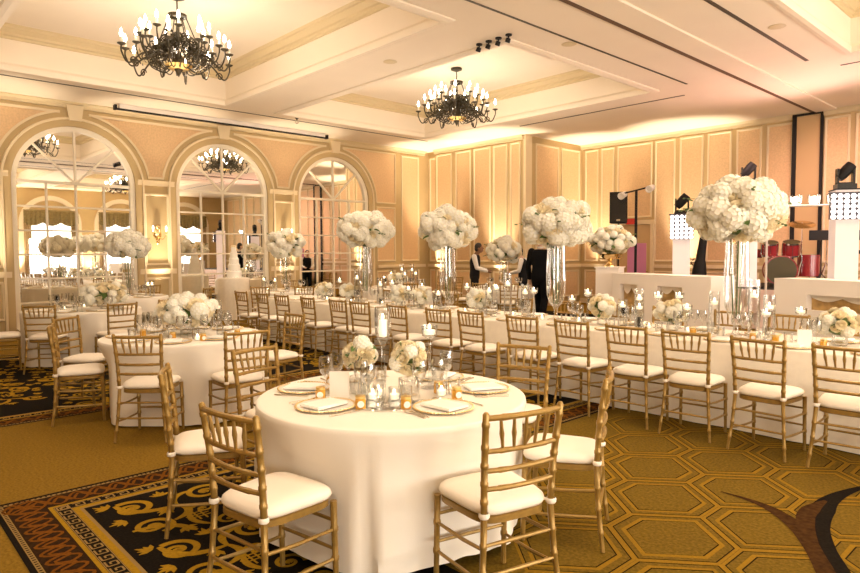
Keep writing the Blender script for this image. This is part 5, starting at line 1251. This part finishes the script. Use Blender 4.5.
def person(loc, rz, H, label, P, skin, outfit):
    # local frame: facing -Y, z up, 1.75 m base height scaled to H; P = joints
    k = H / 1.75; t = thing('person', label, 'person', loc, rz)
    V = lambda p: Vector(p) * k
    b = MB(); hd = V(P['head'])
    b.ball(hd, (.075 * k, .095 * k, .115 * k), 18); b.ball(hd + V((0, -.03, -.055)), (.055 * k, .068 * k, .062 * k), 14)
    b.tube([hd + V((0, -.085, .02)), hd + V((0, -.112, -.018)), hd + V((0, -.09, -.026))], [.010 * k, .015 * k, .010 * k], 8)
    for s in (-1, 1): b.ball(hd + V((s * .076, .01, -.012)), (.012 * k, .022 * k, .032 * k), 8); b.ball(hd + V((s * .030, -.083, .012)), (.013 * k, .010 * k, .010 * k), 8)
    b.tube([hd + V((-.022, -.092, -.055)), hd + V((0, -.099, -.055)), hd + V((.022, -.092, -.055))], [.006 * k, .009 * k, .006 * k], 6)
    limb(b, [V(P['neck']), hd + V((0, .01, -.08))], [.058 * k, .054 * k])
    tor = lambda q: [(-.0, 0, .0)]
    pel, ch, nk = V(P['pelvis']), V(P['chest']), V(P['neck'])
    def torso(b, g=0):
        n = 20; rows = [(pel + V((0, 0, -.10)), .13, .105), (pel, .165, .115), (pel.lerp(ch, .4), .145, .105), (pel.lerp(ch, .75), .165, .118), (ch, .178, .118), (ch.lerp(nk, .55), .165, .095), (ch.lerp(nk, .9), .085, .065)]
        vs = []
        for (c, a, d_) in rows:
            for q in range(n): w_ = 2 * pi * q / n; vs.append(c + Vector(((a * k + g) * cos(w_), (d_ * k + g) * sin(w_), 0)))
        R_ = len(rows); b.add(vs, [(i * n + q, i * n + (q + 1) % n, (i + 1) * n + (q + 1) % n, (i + 1) * n + q) for i in range(R_ - 1) for q in range(n)] + [tuple(range(n - 1, -1, -1)), tuple((R_ - 1) * n + q for q in range(n))])
    torso(b)
    for s in ('l', 'r'):
        sh, el, wr = V(P['sh_' + s]), V(P['el_' + s]), V(P['wr_' + s]); limb(b, [sh, sh.lerp(el, .5), el], [.052 * k, .046 * k, .038 * k]); limb(b, [el, el.lerp(wr, .35), wr], [.038 * k, .037 * k, .025 * k])
        hand(b, wr, (wr - el), P.get('palm_' + s, (0, 0, -1)), k)
        hp, kn, an = V(P['hip_' + s]), V(P['kn_' + s]), V(P['an_' + s]); limb(b, [hp, hp.lerp(kn, .5), kn], [.088 * k, .074 * k, .056 * k]); limb(b, [kn, kn.lerp(an, .3), an], [.054 * k, .055 * k, .036 * k])
    body = obj('body', b, skin, t); remesh(body, .009)
    b = MB(); b.ball(hd + V((0, .018, .028)), (.083 * k, .096 * k, .103 * k), 16); b.ball(hd + V((0, .045, -.02)), (.078 * k, .070 * k, .075 * k), 12)
    b.v = [p for p in b.v]; hair = obj('hair', b, 'hair', t)
    g = .012
    for part, mt in outfit.items():
        b = MB()
        if part == 'trousers':
            for s in ('l', 'r'):
                hp, kn, an = V(P['hip_' + s]), V(P['kn_' + s]), V(P['an_' + s]); limb(b, [hp, hp.lerp(kn, .5), kn], [.100 * k, .090 * k, .074 * k]); limb(b, [kn, kn.lerp(an, .5), an + Vector((0, 0, -.015))], [.074 * k, .068 * k, .062 * k])
            b.ball(pel + V((0, 0, -.03)), (.176 * k, .125 * k, .12 * k), 16)
        elif part in ('vest', 'jacket'):
            torso(b, g if part == 'vest' else .022)
            if part == 'jacket':
                for s in ('l', 'r'):
                    sh, el, wr = V(P['sh_' + s]), V(P['el_' + s]), V(P['wr_' + s]); limb(b, [sh, sh.lerp(el, .5), el], [.074 * k, .064 * k, .056 * k]); limb(b, [el, wr.lerp(el, .06)], [.056 * k, .046 * k])
                b.ball(pel + V((0, 0, -.04)), (.195 * k, .142 * k, .16 * k), 16)
        elif part == 'shirt':
            for s in ('l', 'r'):
                sh, el, wr = V(P['sh_' + s]), V(P['el_' + s]), V(P['wr_' + s]); limb(b, [sh, sh.lerp(el, .5), el], [.068 * k, .060 * k, .053 * k]); limb(b, [el, wr.lerp(el, .06)], [.052 * k, .042 * k])
            b.lathe([(.060 * k, -.01), (.063 * k, .03)], 14, nk + V((0, 0, .0)))
        elif part == 'collar':
            b.lathe([(.062 * k, .0), (.066 * k, .035), (.060 * k, .04)], 14, nk)
        elif part == 'shoe':
            for s in ('l', 'r'):
                an = V(P['an_' + s]); b = MB(); b.ball(an + V((0, -.07, -.045)), (.045 * k, .13 * k, .038 * k), 12); b.ball(an + V((0, .02, -.03)), (.042 * k, .055 * k, .045 * k), 10); b.v = [(p[0], p[1], max(p[2], .002)) for p in b.v]; obj('shoe', b, mt, t)
            continue
        o = obj(part, b, mt, t)
        if part != 'collar': remesh(o, .011 if part != 'shirt' else .012, 8)
    return t
STAND = dict(head=(0, -.02, 1.635), neck=(0, .01, 1.47), chest=(0, 0, 1.32), pelvis=(0, .01, .96), sh_l=(.185, .01, 1.41), sh_r=(-.185, .01, 1.41), el_l=(.25, .03, 1.13), el_r=(-.25, .03, 1.13), wr_l=(.25, -.04, .88), wr_r=(-.25, -.04, .88),
             palm_l=(-1, 0, 0), palm_r=(1, 0, 0), hip_l=(.09, .01, .90), hip_r=(-.09, .01, .90), kn_l=(.105, -.01, .49), kn_r=(-.105, -.01, .49), an_l=(.11, .02, .085), an_r=(-.11, .02, .085))
SERVE = dict(STAND, head=(0, -.10, 1.62), neck=(0, -.03, 1.47), el_l=(.23, -.04, 1.13), el_r=(-.23, -.06, 1.14), wr_l=(.14, -.28, 1.08), wr_r=(-.12, -.30, 1.06), palm_l=(0, 0, 1), palm_r=(0, 0, 1))
WALK = dict(STAND, kn_l=(.10, -.12, .50), an_l=(.10, -.16, .085), kn_r=(-.10, .02, .49), an_r=(-.10, .16, .10))
def look(d): return atan2(d[1], d[0]) + pi / 2
person((-11.15, 11.95, .004), look((.75, .62)), 1.82, 'person in black vest and white shirt standing in profile at the far table', SERVE, 'skin_brown', {'trousers': 'vest', 'vest': 'vest', 'shirt': 'shirt', 'shoe': 'black'})
person((-8.55, 11.25, .004), look((-.2, .9)), 1.97, 'person in black suit standing behind the long table, head hidden by the bouquet', WALK, 'skin_light', {'trousers': 'suit', 'jacket': 'suit', 'collar': 'shirt', 'shoe': 'black'})
person((-10.45, 13.0, .004), look((-.7, -.3)), 1.70, 'person in dark vest bending behind the far bouquet beside the server', SERVE, 'skin_light', {'trousers': 'vest', 'vest': 'vest', 'shirt': 'shirt', 'shoe': 'black'})
